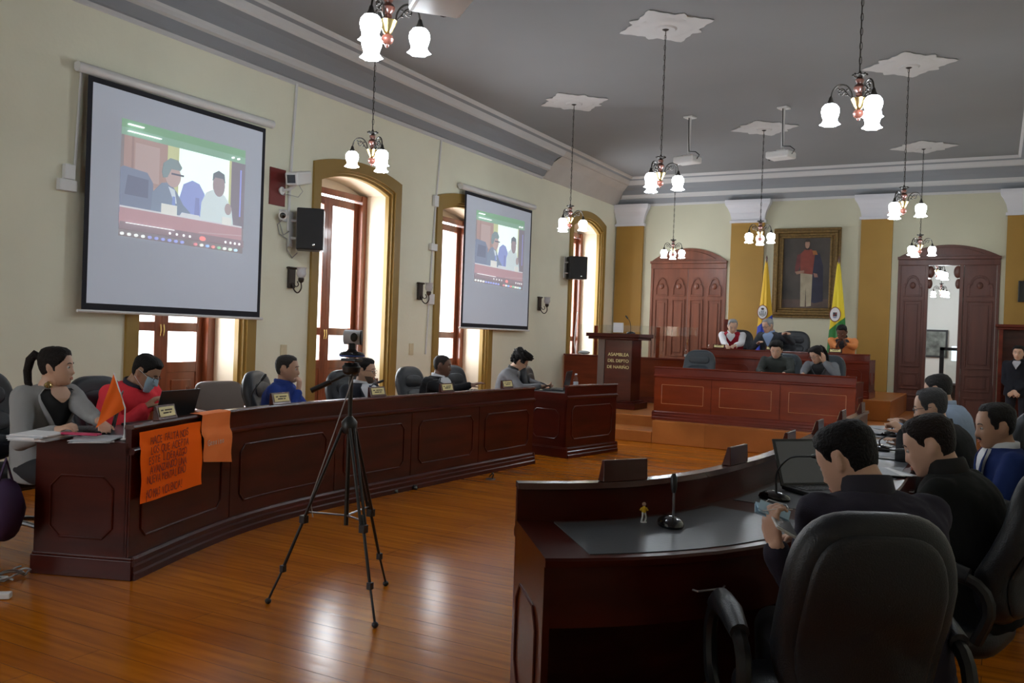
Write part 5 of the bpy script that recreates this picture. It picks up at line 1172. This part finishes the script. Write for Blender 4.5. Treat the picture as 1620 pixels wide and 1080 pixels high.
def laptop(label, p, rz, op=1.9, w=.34, d=.23, col='plastic', scr=True):
    r = empty('laptop', p, rz, label, 'laptop')          # user side is -x, screen hinges at +x
    b = MB(); b.b2((-d/2, -w/2, .002), (d/2, w/2, .02)); bs = b.build('keyboard_base', col, r, smooth=0, bevel=.004)
    b = MB()
    for i in range(5):
        for j in range(13): b.box((-.02+.024*i, -w*.43+(w*.86)*(j+.5)/13, .0215), (.019, w*.055, .003))
    b.build('keys', mat('grey_keys', (.06, .06, .065), .5), bs, smooth=0)
    c, s = math.cos(op-pi/2), math.sin(op-pi/2); hh = d*.95
    R = Matrix.Rotation(op-pi/2, 3, 'Y')
    b = MB(); b.box(Vector((d/2, 0, .015))+R @ Vector((.004, 0, hh/2)), (.008, w, hh), R); ld = b.build('lid', col, r, smooth=0, bevel=.003)
    b = MB(); b.box(Vector((d/2, 0, .015))+R @ Vector((-.0008, 0, hh/2)), (.003, w*.92, hh*.88), R); b.build('screen', 'lcd' if scr else 'plastic_gloss', ld, smooth=0)
    return r
p = Pz(1300, 782, .769); laptop('open black laptop on the near bench beside the foreground man', p+Vector((0.02, .06, 0)), 2.40, 1.95, .34, .24)
laptop('open black laptop in front of the woman with the ponytail', Pz(143, 683, .77), .86, 1.75, .34, .24, scr=False)
laptop('black laptop seen from behind in front of the man in the face mask', (-4.82, 4.00, .769), .15, 1.85, .36, .25, scr=False)
laptop('black laptop at the end of the short bench section', (-4.78, 9.95, .769), .25, 1.75, .36, .25, scr=False)
def papers(label, p, rz, n=4, w=.21, l=.30, th=.003, m='paper', sp=.03, cat='papers', name='paper_stack'):
    r = empty(name, p, rz, label, cat); rr = random.Random(int(p[0]*997+p[1]*131))
    for k in range(n):
        b = MB(); R = Matrix.Rotation(rr.uniform(-.25, .25), 3, 'Z'); b.box((rr.uniform(-sp, sp), rr.uniform(-sp, sp), th*(k+.5)), (w, l, th*.96), R); b.build('sheet', m if (k % 3) else 'paper2', r, smooth=0)
    return r
papers('thick stack of white papers on the left end of the long bench', Pz(70, 693, .766), .3, 5, .22, .30, .007, sp=.008)
papers('loose flat papers beside the laptop of the woman with the ponytail', Pz(150, 696, .766), .8, 4, .21, .28, .003)
b = MB(); p = Pz(128, 686, .80); b.box(p, (.05, .22, .012), Matrix.Rotation(-1.15, 3, 'Z')); tag(b.build('pink_folder', cm('magenta_plastic', (.55, .02, .10), .4), bevel=.004), 'bright pink folder lying before the woman with the ponytail', 'folder')
for l, px_, py_, rz in (('papers farthest along the near bench', 1396, 678, .3), ('papers near the hand of the man with glasses', 1385, 684, .9), ('white sheets before the man in glasses', 1395, 702, .1), ('papers before the man in the black high-collared jacket', 1400, 722, 1.2), ('sheet hanging near the elbow of the man in the black jacket', 1392, 748, .6)):
    papers(l, Pz(px_, py_, .770), rz, 4, .21, .29, .003, sp=.05)
for l, px_ in (('open white document before the man in the dark green jacket', 1220), ('flat document before the woman with glasses on the dais', 1270), ('white papers left of the man in the dark green jacket', 1160)):
    p = Py(px_, 590, 12.15); papers(l, (p.x, 12.22, .983), .1, 3, .30, .21, .004, sp=.02)
b = MB(); p = Pz(909, 606, .77); tag(empty('x'), None) if False else None
def bottle(label, p, s=1.0):
    r = empty('water_bottle', p, 0, label, 'bottle'); b = MB(); b.lathe([(.028*s, 0), (.032*s, .01*s), (.032*s, .12*s), (.03*s, .14*s), (.013*s, .175*s), (.013*s, .19*s)], (0, 0, 0), 16); b.build('bottle_body', 'acrylic', r)
    b = MB(); b.lathe([(.014*s, .188*s), (.014*s, .205*s)], (0, 0, 0), 12); b.build('cap', 'white', r); b = MB(); b.lathe([(.0325*s, .05*s), (.0325*s, .10*s)], (0, 0, 0), 16); b.build('label_band', 'paper2', r)
bottle('clear water bottle on the short bench section', (-4.68, 10.33, .769)); bottle('small bottle on the side counter beside the orange post', (-4.78, 15.2, 1.12), .8)
p = Py(1139, 546, 14.75); bottle('small bottle on the presiding desk near the man in the red vest', (p.x-.22, 14.85, 1.244), .7)
# football-figure toy, phone and mask held by the foreground man
p = Pz(1018, 826, .768); r = empty('toy_figurine', p, -.9, 'tiny toy figure in a yellow shirt on the nearest writing pad', 'figurine')
b = MB(); b.lathe([(.012, 0), (.012, .003)], (0, 0, 0), 12); b.tube([(0, .006, .003), (.004, .008, .02), (0, .004, .036)], [.0035, .003, .0045], 8); b.tube([(.016, -.014, .008), (.010, -.008, .022), (0, -.004, .036)], [.0035, .003, .0045], 8); b.build('legs', 'white', r)
b = MB(); b.ball((0, 0, .047), (.007, .010, .014), 10, 8); b.tube([(0, .009, .054), (-.002, .016, .044)], .003, 6); b.tube([(0, -.009, .054), (.004, -.016, .046)], .003, 6); b.build('yellow_shirt', cm('toy_yellow', (.8, .5, .02), .4), r)
b = MB(); b.ball((0, 0, .068), .0075, 10, 8); b.build('head', cm('toy_skin', (.5, .3, .2), .5), r)
# poster and sash hung over the parapet
def drape(name, label, cat, m, t0, t1, zt, zb0, zb1, off=.018, over=True, wave=.004):
    r = empty(name, (0, 0, 0), 0, label, cat); b = MB(); n = 14; rows = []
    def col(t, zb, sgn=0):
        pts = []
        if over: pts += [(-.05, .8695)]
        pts += [(.016, zt)] if over else []
        m_ = 12
        for i in range(m_+1): z = lerp(zt-.004 if over else zt, zb, i/m_); pts.append((off+.012*(z < .74)*1+.010*i/m_+wave*math.sin(i*.9+t*20), z))
        return pts
    C = [col(lerp(t0, t1, j/n), lerp(zb0, zb1, j/n)) for j in range(n+1)]
    for o in (0, .0015): rows.append([[LP.pt(lerp(t0, t1, j/n), C[j][i][0]+o, C[j][i][1]+(o if i < 2 and over else 0)) for j in range(n+1)] for i in range(len(C[0]))])
    vs = [p for R_ in rows for q in R_ for p in q]; h = len(C[0]); w = n+1; N_ = h*w; fs = []
    for i in range(h-1):
        for j in range(n): a = i*w+j; fs += [(a, a+1, a+w+1, a+w), (N_+a, N_+a+w, N_+a+w+1, N_+a+1)]
    b.add(vs, fs); b.build('fabric' if cat == 'banner' else 'card_sheet', m, r, smooth=60); return r
tA, tB, tC = tpx(LP, 217, .75, .02), tpx(LP, 316, .75, .02), tpx(LP, 356, .85)
def zb(x, y, t):
    return min((abs(prj(LP.pt(t, .04, z/500))[1]-y), z/500) for z in range(500))[1]
ps = drape('protest_poster', 'large fluorescent orange handwritten poster on the front of the long bench', 'poster', 'orange', tA, tB-.01, .825, zb(216, 797, tA), zb(317, 765, tB), off=.027, over=False)
sa = drape('hanging_banner', 'narrow orange printed cloth banner hanging over the long bench beside the poster', 'banner', 'orange_sash', tB-.01, tC, .868, zb(315, 730, tB), zb(352, 730, tC), off=.036, over=True)
def curved_text(txt, parent, t0, z, size, m, off, sx=1.0, slant=0, name='handwriting', adv=None):
    t = t0; rr = random.Random(len(txt)+int(z*100))
    for ch in txt:
        if ch == ' ': t += size*.42*sx; continue
        p, d, n = LP.at(t+size*.3*sx); q = p+n*(off if off > 0 else .032+.012*(z < .76)+.010*(.825-z)/.41+.0065); zz = z+rr.uniform(-.004, .004)+slant*(t-t0)
        rz = math.atan2(d.y, d.x)
        o = text_mesh(name, ch, size*rr.uniform(.92, 1.08), m, parent, (q.x, q.y, zz), (pi/2, 0, rz), .0006, 'CENTER', sx); t += size*(.66 if ch not in 'I1¡!' else .38)*sx
        o.rotation_euler = (pi/2, rr.uniform(-.08, .08), rz)
for k, (tx, t0, z) in enumerate((('HACE FALTA NOS', tA+.10, .765), ('LOS QUE ACEPTA', tA+.08, .71), ('ESTE LIDERAZGO', tA+.06, .655), ('AVANZANDO UNA', tA+.08, .60), ('NUEVA MENTALIDAD', tA+.05, .545), ('¡NO MAS VIOLENCIA!', tA+.03, .465))):
    curved_text(tx, ps, t0, z, .066 if k < 5 else .072, 'marker', -1, .74 if k < 4 else (.64 if k == 4 else .54), .02)
curved_text('Genuino', sa, tB+.03, .68, .055, 'silver', .062, .80, 0, 'silver_lettering')
# little flag on the bench
pb = Pd(196, 668, 5.15); r = empty('orange_flag', (0, 0, 0), 0, 'small bright orange triangular flag on a stick at the left end of the bench', 'flag')
A, B_, C_ = Pd(180, 591, 5.06), Pd(198, 645, 5.05), Pd(151, 677, 5.04)
b = MB(); n = 10; rows = []
nn = (B_-A).cross(C_-A).normalized()
for o in (-.0012, .0012):
    g_ = []
    for i in range(n+1):
        L_, R_ = A.lerp(C_, i/n), A.lerp(B_, min(1, i/n*1.0)) if i/n <= 1 else B_
        R_ = A.lerp(B_, i/n); row = []
        for j in range(n+1): p = L_.lerp(R_, j/n); row.append(p+nn*(o+.010*math.sin(i*.9+j*.5)*(i/n)))
        g_.append(row)
    rows.append(g_)
vs = [p for R_ in rows for q in R_ for p in q]; w = n+1; N_ = w*w; fs = []
for i in range(n):
    for j in range(n): a = i*w+j; fs += [(a, a+1, a+w+1, a+w), (N_+a, N_+a+w, N_+a+w+1, N_+a+1)]
b.add(vs, fs); b.build('flag_cloth', 'orange_flag', r, smooth=60)
pe = Pz(196, 674, .87); b = MB(); b.tube([A+Vector((0, 0, .005)), B_.lerp(A, .15), B_, Vector((B_.x, B_.y, .78))], .004, 6); b.build('stick', 'white', r); b = MB(); b.lathe([(.02, .767), (.02, .772), (.008, .78), (.005, .80)], (B_.x, B_.y, 0), 14); b.build('stand', 'white', r)

# ------------------------------------------------------------------ chairs and people
def wooden_armchair(label, x, y, face):
    r = empty('wooden_armchair', (x, y, 0), math.atan2(face[1], face[0]), label, 'chair', 'wooden armchairs with brown leather by the windows')
    b = MB(); pillow(b, .52, .52, .10, 5, fn=lambda u, v, w: Vector((u, v, .42+w))); b.build('seat', 'leather_brown', r)
    b = MB(); pillow(b, .50, .40, .08, 5, fn=lambda u, v, w: Vector((-.25-v*.2+w, u, .70+v))); b.build('backrest', 'leather_brown', r)
    for s in (-1, 1):
        b = MB(); b.tube([(-.28, s*.29, .02), (-.26, s*.29, .40), (-.32, s*.29, .85)], .022, 8); b.build('leg', 'window_wood', r); b = MB(); b.tube([(.26, s*.29, .02), (.25, s*.29, .60)], .022, 8); b.build('leg', 'window_wood', r)
        b = MB(); b.tube([(-.28, s*.29, .64), (0, s*.30, .635), (.30, s*.30, .61)], [.025, .028, .03], 8, flat=.7); b.build('armrest', 'window_wood', r)
    b = MB(); b.b2((-.27, -.29, .33), (.27, .29, .38)); b.build('seat_frame', 'window_wood', r, smooth=0, bevel=.005)
wooden_armchair('taupe leather wooden armchair by the window, behind the man in the face mask', -6.25, 6.05, (1, -.25))
wooden_armchair('brown wooden armchair by the second window, behind the tripod camera', -6.35, 8.35, (1, -.2))

SK1, SK2, SK3, SK4 = (.60, .36, .25), (.42, .23, .145), (.15, .07, .045), (.50, .285, .19)
def seat(p, face, label, back=.04, z=0, src=None, dz=0, at=None):
    f = Vector((face[0], face[1], 0)).normalized()
    if at: put((at[0], at[1], 0), face, label, src, z+dz)
    else: put((p.x-f.x*back, p.y-f.y*back, 0), face, label, src, z+dz)
R2 = (RT.x, RT.y)
# long bench, left to right
f = (1, .06); top = Pd(88, 550, 5.4)
w_ = person('woman with a black ponytail, gold earrings and grey blazer at the bench\'s left end', top, f, lean=.10, yaw=.60, nod=.02, rh=Pd(90, 680, 5.1), lh=Pd(160, 668, 5.15), rpole=(-.8, -.45, -1), rpn=(0, .4, -1), rcurl=1.0, skin=SK1, hair='ponytail', hc=(.012, .008, .007), hv=.010, jacket=(.29, .29, .29), jname='blazer', shirt=(.012, .012, .013), vdeep=.55, vw=.20, puff=1, sw=.86, neckskin=True, fold=.014, pants=(.015, .015, .02), collar=(.29, .29, .29))
E_ = w_.children[0]
b = MB(); q = Matrix.Rotation(-math.atan2(f[1], f[0]), 3, 'Z') @ (Pd(77, 606, 5.30)-w_.location); b.lathe([(.004, .012), (.020, .0), (.026, -.012), (.020, -.026), (.004, -.030)], q, 12); b.build('gold_earring', 'brass', w_)
seat(w_.location, f, 'black chair at the left edge behind the woman with the ponytail', .32, dz=.05)
b = MB(); p = Pd(8, 785, 4.9); b.ball((p.x, p.y, .38), (.10, .10, .17), 16, 12); b.tube([(p.x, p.y-.05, .5), (p.x, p.y, .66), (p.x, p.y+.05, .5)], .008, 6); tag(b.build('cloth_bag', 'purple', smooth=60, disp=.03), 'dark purple bag hanging beside the left end of the bench', 'bag')
f = (1, .05); top = Pd(243, 566, 6.25)
w_ = person('man in a red jacket with glasses and a pale blue face mask looking down', top, f, lean=.30, yaw=.45, nod=.55, rh=(.34, -.06, .34), lh=(.36, .10, .34), skin=SK2, hv=.012, jacket=(.80, .045, .065), jname='jacket', collar=(.02, .02, .035), glasses=True, mask=True, fold=.016, pants=(.02, .02, .03))
seat(w_.location, f, 'black chair of the man in the face mask', .16, at=(-5.27, 4.12))
f = (.95, .40); top = Pd(454, 562, 7.5)
w_ = person('man with cropped hair and a royal blue jacket resting his chin on his hand', top, f, lean=-.02, yaw=.12, nod=.02, rh=Pd(472, 618, 7.35), rpole=(.6, -.5, -1), rdir=(.05, .1, 1), rpn=(-1, .2, 0), rcurl=1.3, lh=(.30, -.10, .26), lpole=(.2, 1, -1), skin=SK4, hv=.006, hc=(.035, .03, .028), jacket=(.018, .045, .24), fold=.018, pants=(.02, .02, .03))
seat(w_.location, f, 'black chair of the man in the royal blue jacket', .12, at=(-5.37, 5.86))
f = (1, -.12); top = Pd(578, 567, 8.3)
w_ = person('smiling bearded man in a dark suit, white shirt and blue tie behind the tripod', top, f, lean=-.05, yaw=.45, nod=.05, rh=(.32, -.15, .30), lh=(.32, .15, .30), skin=SK1, hv=.011, jacket=(.025, .028, .038), jname='suit_jacket', shirt=(.72, .74, .80), tie=(.02, .035, .16), glasses=True, beard=True, vw=.14)
seat(w_.location, f, 'black chair of the bearded man in the suit', .12, at=(-5.17, 6.68))
f = (1, .0); top = Pd(700, 562, 9.8)
w_ = person('bald man in a black jacket and white shirt reaching along the bench', top, f, lean=.06, yaw=.5, nod=.08, rh=Pd(745, 609, 9.5), rcurl=.2, lh=(.36, .22, .34), skin=SK3, hair='short', hv=.004, hc=(.03, .022, .02), jacket=(.010, .010, .012), shirt=(.62, .62, .66), vw=.14)
seat(w_.location, f, 'black chair of the bald man in black', .26, at=(-5.42, 8.15))
put((-5.45, 9.05, 0), (1, -.1), 'empty black chair between the bald man and the curly-haired person')
f = (1, .25); top = Pd(830, 560, 11.3)
w_ = person('curly-haired person in a grey blazer and glasses looking down at a phone', top, f, lean=.22, yaw=.25, nod=.55, rh=Pd(856, 611, 11.0), lh=Pd(862, 611, 11.15), rpn=(0, .3, 1), lpn=(0, -.3, 1), skin=SK1, hair='curly', hv=.045, hc=(.010, .008, .008), jacket=(.16, .16, .17), jname='blazer', shirt=(.6, .6, .6), vw=.10, glasses=True, collar=(.02, .02, .02))
seat(w_.location, f, 'dark chair of the curly-haired person', .05, at=(-4.98, 10.20))
p = Pd(862, 608, 10.95); b = MB(); b.box(p, (.14, .075, .009), Matrix.Rotation(.6, 3, 'Z') @ Matrix.Rotation(.4, 3, 'Y')); tag(b.build('mobile_phone', 'plastic_gloss', smooth=0, bevel=.003), 'dark mobile phone held by the curly-haired person', 'phone')
# presiding desk
PC = exec_chair('office_chair', 'empty black chair beside the pointing man on the presiding platform', 'black swivel chairs on the dais', hb=.56, wb=.56, seatz=.46, tilt=.12)
p = Py(1257, 529, 15.75); PC.location = (p.x, 15.45, .641); PC.rotation_euler = (0, 0, -pi/2)
f = (.05, -1); top = Py(1160, 506, 15.35)
w_ = person('grey-haired man in a red vest and white shirt writing at the presiding desk', top, f, floor=.641, lean=.25, yaw=.35, nod=.42, rh=Py(1150, 547, 15.0), lh=Py(1163, 546, 15.0), skin=SK1, hair='receding', hc=(.30, .30, .31), hv=.009, jacket=(.30, .012, .025), jname='vest', sleeve_col=(.72, .72, .76), shirt=(.72, .72, .76), vw=.10, vdeep=.25, lap=False)
seat(w_.location, f, 'black chair of the man in the red vest', .15, .641, PC)
f = (-.15, -1); top = Py(1213, 505, 15.4)
w_ = person('grey-haired man in a dark jacket and blue shirt pointing, below the left flag', top, f, floor=.641, lean=.12, yaw=-.45, nod=.35, lh=Py(1239, 528, 15.15), lpole=(0, 1, -.6), ldir=(.3, .8, .25), lcurl=.7, rh=(.34, -.1, .3), skin=SK1, hair='receding', hc=(.33, .33, .33), hv=.012, jacket=(.045, .05, .06), shirt=(.30, .42, .66), vw=.12, glasses=True)
f = (0, -1); top = Py(1331, 515, 15.4)
w_ = person('man in an orange jacket with dark collar resting his face on his hand', top, f, floor=.641, lean=.22, yaw=-.1, nod=.5, rh=Py(1325, 549, 15.0), lh=Py(1338, 545, 15.05), rpole=(.3, -1, -1), lpole=(.3, 1, -1), rdir=(.2, .3, 1), ldir=(.2, -.3, 1), rcurl=.8, skin=SK3, hair='short', hc=(.012, .01, .01), hv=.008, jacket=(.75, .27, .09), shirt=(.02, .02, .025), vw=.16, vdeep=.3, lap=False, fold=.02)
# secretaries
BC = exec_chair('office_chair', 'empty dark blue-grey chair at the left of the secretaries desk', 'blue-grey swivel chairs at the secretaries desk', hb=.55, wb=.50, mleather='leather_blue', seatz=.42, tilt=.10)
p = Py(1103, 565, 13.2); BC.location = (p.x, 13.1, .321); BC.rotation_euler = (0, 0, -pi/2)
f = (.0, -1); top = Py(1228, 541, 12.95)
w_ = person('man in a dark green jacket reading at the secretaries desk', top, f, floor=.321, lean=.28, yaw=.05, nod=.35, rh=Py(1205, 590, 12.6), lh=Py(1240, 591, 12.6), skin=SK1, hc=(.01, .009, .009), hv=.02, jacket=(.040, .045, .042), collar=(.012, .012, .014))
seat(w_.location, f, 'dark chair of the man in the green jacket', .25, .321, BC)
f = (-.1, -1); top = Py(1288, 549, 12.95)
w_ = person('woman with dark hair and glasses in a grey jacket resting her head on her hand', top, f, floor=.321, lean=.30, yaw=-.5, nod=.45, tilt=.1, lh=Py(1304, 573, 12.85), lpole=(.2, 1, -1), ldir=(-.1, -.1, 1), lcurl=.5, rh=Py(1270, 592, 12.55), skin=SK4, hair='ponytail', hc=(.012, .009, .009), hv=.013, jacket=(.17, .18, .20), shirt=(.015, .015, .018), vw=.12, glasses=True, vdeep=.4)
seat(w_.location, (.0, -1), 'dark chair of the woman with glasses', .22, .321, BC)
# near bench
f = (-.62, .78); top = Pd(1322, 674, 2.74)
w_ = person('man in a dark navy jacket seen from behind, holding a phone, in the right foreground', top, f, lean=.20, yaw=.52, nod=.50, rh=(.34, .0, .27), lh=Pd(1228, 868, 2.50), lpole=(-.4, 1, -1), ldir=(.25, .12, .9), lpn=(.2, -1, .1), lcurl=.9, skin=(.66, .40, .29), hc=(.006, .005, .006), hv=.011, hs=.95, ch=1.6, jacket=(.034, .031, .050), collar=(.026, .024, .038), fine=.0055, fold=.03, pants=(.012, .012, .016))
FG = w_
p = Pd(1238, 828, 2.50); r = empty('mobile_phone', p, 0, 'phone in the hand of the foreground man', 'phone'); b = MB(); Rr = Rl(.5, .5, .2); b.box((0, 0, 0), (.072, .145, .008), Rr); q = b.build('casing', 'white', r, smooth=0, bevel=.004); b = MB(); b.box(Rr @ Vector((0, 0, .0045)), (.064, .13, .001), Rr); b.build('screen', 'lcd', q, smooth=0)
p = Pd(1218, 812, 2.56); r = empty('face_mask', p, .3, 'folded pale blue and white face mask held above the writing pad', 'face mask'); b = MB()
for k, (dx, dz, a) in enumerate(((0, 0, 0), (.006, .006, .15), (.012, .011, -.12))): b.box((dx, 0, dz), (.09, .07, .004), Rl(a, .3, .2))
b.build('pleated_fabric', cm('surgical_mask_blue', (.42, .62, .78), .8), r, smooth=0, bevel=.001); b = MB(); b.tube([(-.03, .03, .01), (.0, .06, .03), (.05, .05, .02), (.05, .0, .02)], .0015, 6); b.tube([(-.03, -.03, .01), (.02, -.05, .025), (.06, -.02, .02)], .0015, 6); b.build('ear_loop', 'white', r)
f = (-.97, .25); top = Pd(1458, 659, 3.5)
w_ = person('man in a bulky black high-collared jacket looking down, behind the foreground man', top, f, lean=.20, yaw=.22, nod=.38, rh=(.36, -.08, .33), lh=(.36, .12, .33), skin=(.66, .40, .29), hc=(.016, .010, .009), hv=.009, ch=1.8, jacket=(.009, .010, .010), collar=(.009, .009, .010), fat=1.12, fold=.02)
seat(w_.location, f, 'black chair of the man in the bulky black jacket', .22, at=(-.14, 3.80))
f = (-.93, -.15); top = Pd(1572, 640, 4.75)
w_ = person('man with a moustache, blue jacket and white collar in profile at the right edge', top, f, lean=.02, yaw=.20, nod=.18, rh=(.30, -.12, .20), lh=(.30, .12, .20), skin=SK2, hair='receding', hc=(.012, .010, .010), hv=.012, jacket=(.012, .028, .13), shirt=(.68, .69, .72), vw=.12, moust=True)
seat(w_.location, f, 'grey-black chair of the man with the moustache', .16, at=(-.06, 5.34))
f = (-.97, .25); top = Pd(1468, 616, 5.6)
w_ = person('grey-haired man with glasses and a black jacket raising his fist over papers', top, f, lean=.22, yaw=.25, nod=.25, rh=(.36, -.1, .33), lh=Pd(1430, 682, 5.5), lcurl=1.6, ldir=(.8, 0, .55), lpn=(.3, -.3, -1), skin=SK1, hair='receding', hc=(.055, .055, .06), hv=.012, jacket=(.012, .012, .014), glasses=True)
seat(w_.location, f, 'black chair of the man with glasses at the near bench', .2)
f = (-.95, .35); top = Pd(1481, 593, 6.6)
w_ = person('man with short dark hair in a light blue shirt, farthest at the near bench', top, f, lean=.12, yaw=.0, nod=.25, rh=(.36, -.1, .33), lh=(.36, .12, .33), skin=SK4, hc=(.02, .018, .018), hv=.008, jacket=(.26, .33, .46), jname='shirt', collar=(.28, .35, .48))
seat(w_.location, f, 'black chair of the man in the light blue shirt', .2)
f = (-.3, -1); top = Pd(1612, 547, 14.2)
w_ = person('standing man in a dark jacket with folded hands at the far right of the room', top, f, stand=True, lean=0, yaw=.1, nod=.05, rh=(.16, -.02, .02), lh=(.16, .02, .02), rpn=(-1, 0, 0), lpn=(-1, 0, 0), skin=SK1, hc=(.012, .01, .01), hv=.012, jacket=(.014, .015, .022), pants=(.012, .013, .022), shirt=(.5, .5, .55), vw=.08, vdeep=.25, collar=(.014, .015, .022))
# side table at far right
tp = Pd(1606, 660, 9.5); r = empty('side_table', (.45, tp.y, 0), 0, 'small dark table with a red object and papers at the far right edge', 'table')
b = MB(); b.b2((-.22, -.3, .70), (.3, .3, .735)); b.build('table_top', 'mahog2', r, smooth=0, bevel=.004)
for sx in (-.19, .26):
    for sy in (-.26, .26): b = MB(); b.b2((sx-.02, sy-.02, 0), (sx+.02, sy+.02, .70)); b.build('leg', 'mahog', r, smooth=0)
b = MB(); b.box((.42, tp.y, .79), (.16, .12, .09)); tag(b.build('red_box', cm('dark_red_box', (.20, .02, .03), .5), smooth=0, bevel=.01), 'small dark red box on the side table', 'box')
papers('white papers on the side table', (.40, tp.y-.16, .736), .2, 3)
put((.24, 7.4, 0), (-1, .1), 'dark chair at the right edge before the side table')
# floor cables and small things
r = empty('floor_cables', (0, 0, 0), 0, 'tangle of pale cables on the floor at the left edge', 'cable'); b = MB(); p = Pz(6, 925, 0); rr = random.Random(3)
for k in range(4):
    P = Path([(p.x+rr.uniform(-.3, .02), p.y+rr.uniform(-.12, .22)) for _ in range(6)]); b.tube([(P.at(P.L*i/30)[0].x, P.at(P.L*i/30)[0].y, .006+.03*abs(math.sin(i*.4+k))) for i in range(31)], .005, 6)
b.build('cord', 'cable', r); p = Pz(6, 948, 0); b = MB(); b.box((p.x-.02, p.y, .018), (.09, .05, .03), Matrix.Rotation(.7, 3, 'Z')); b.build('plug_strip', 'white', r, smooth=0, bevel=.005)
p = Pz(776, 758, 0); r = empty('floor_outlet', (p.x, p.y, 0), 0, 'small floor socket at the foot of the long bench', 'socket'); b = MB(); b.lathe([(.05, 0), (.05, .006), (.03, .012)], (0, 0, 0), 16); b.build('cover', 'greymetal', r); b = MB(); b.tube([(.02, 0, .012), (.03, 0, .05), (.0, .04, .06), (-.06, .08, .01)], .008, 6); b.build('plug', 'plastic', r)
# items on lectern and side counter
b = MB(); b.box((-5.36, 13.42, 1.535+.08), (.17, .03, .16)); tag(b.build('white_box', 'paper', smooth=0, bevel=.006), 'white box standing on top of the lectern', 'box')
mic('microphone on the lectern', (-5.16, 13.45, 1.521), pi, [(0, 0, .03), (0, 0, .12), (.02, 0, .2), (.05, 0, .24)], grp='lectern microphone')
p = Py(1037, 552, 15.2)
q = Py(1000, 555, 15.2); b = MB(); b.box((q.x, 15.22, 1.12+.09), (.30, .2, .18)); tag(b.build('cardboard_box', mat('white_printed_box', (.75, .75, .72), .6), smooth=0, bevel=.004), 'white printed box on the side counter behind the lectern', 'box')
q = Py(925, 555, 15.2); b = MB(); b.ball((q.x, 15.18, 1.12+.035), (.12, .07, .035), 14, 8); tag(b.build('cloth_bundle', 'paper2'), 'small pale cloth bundle on the side counter near the window', 'cloth')

for ch_ in list(proto.children_recursive)+[proto]: bpy.data.objects.remove(ch_)
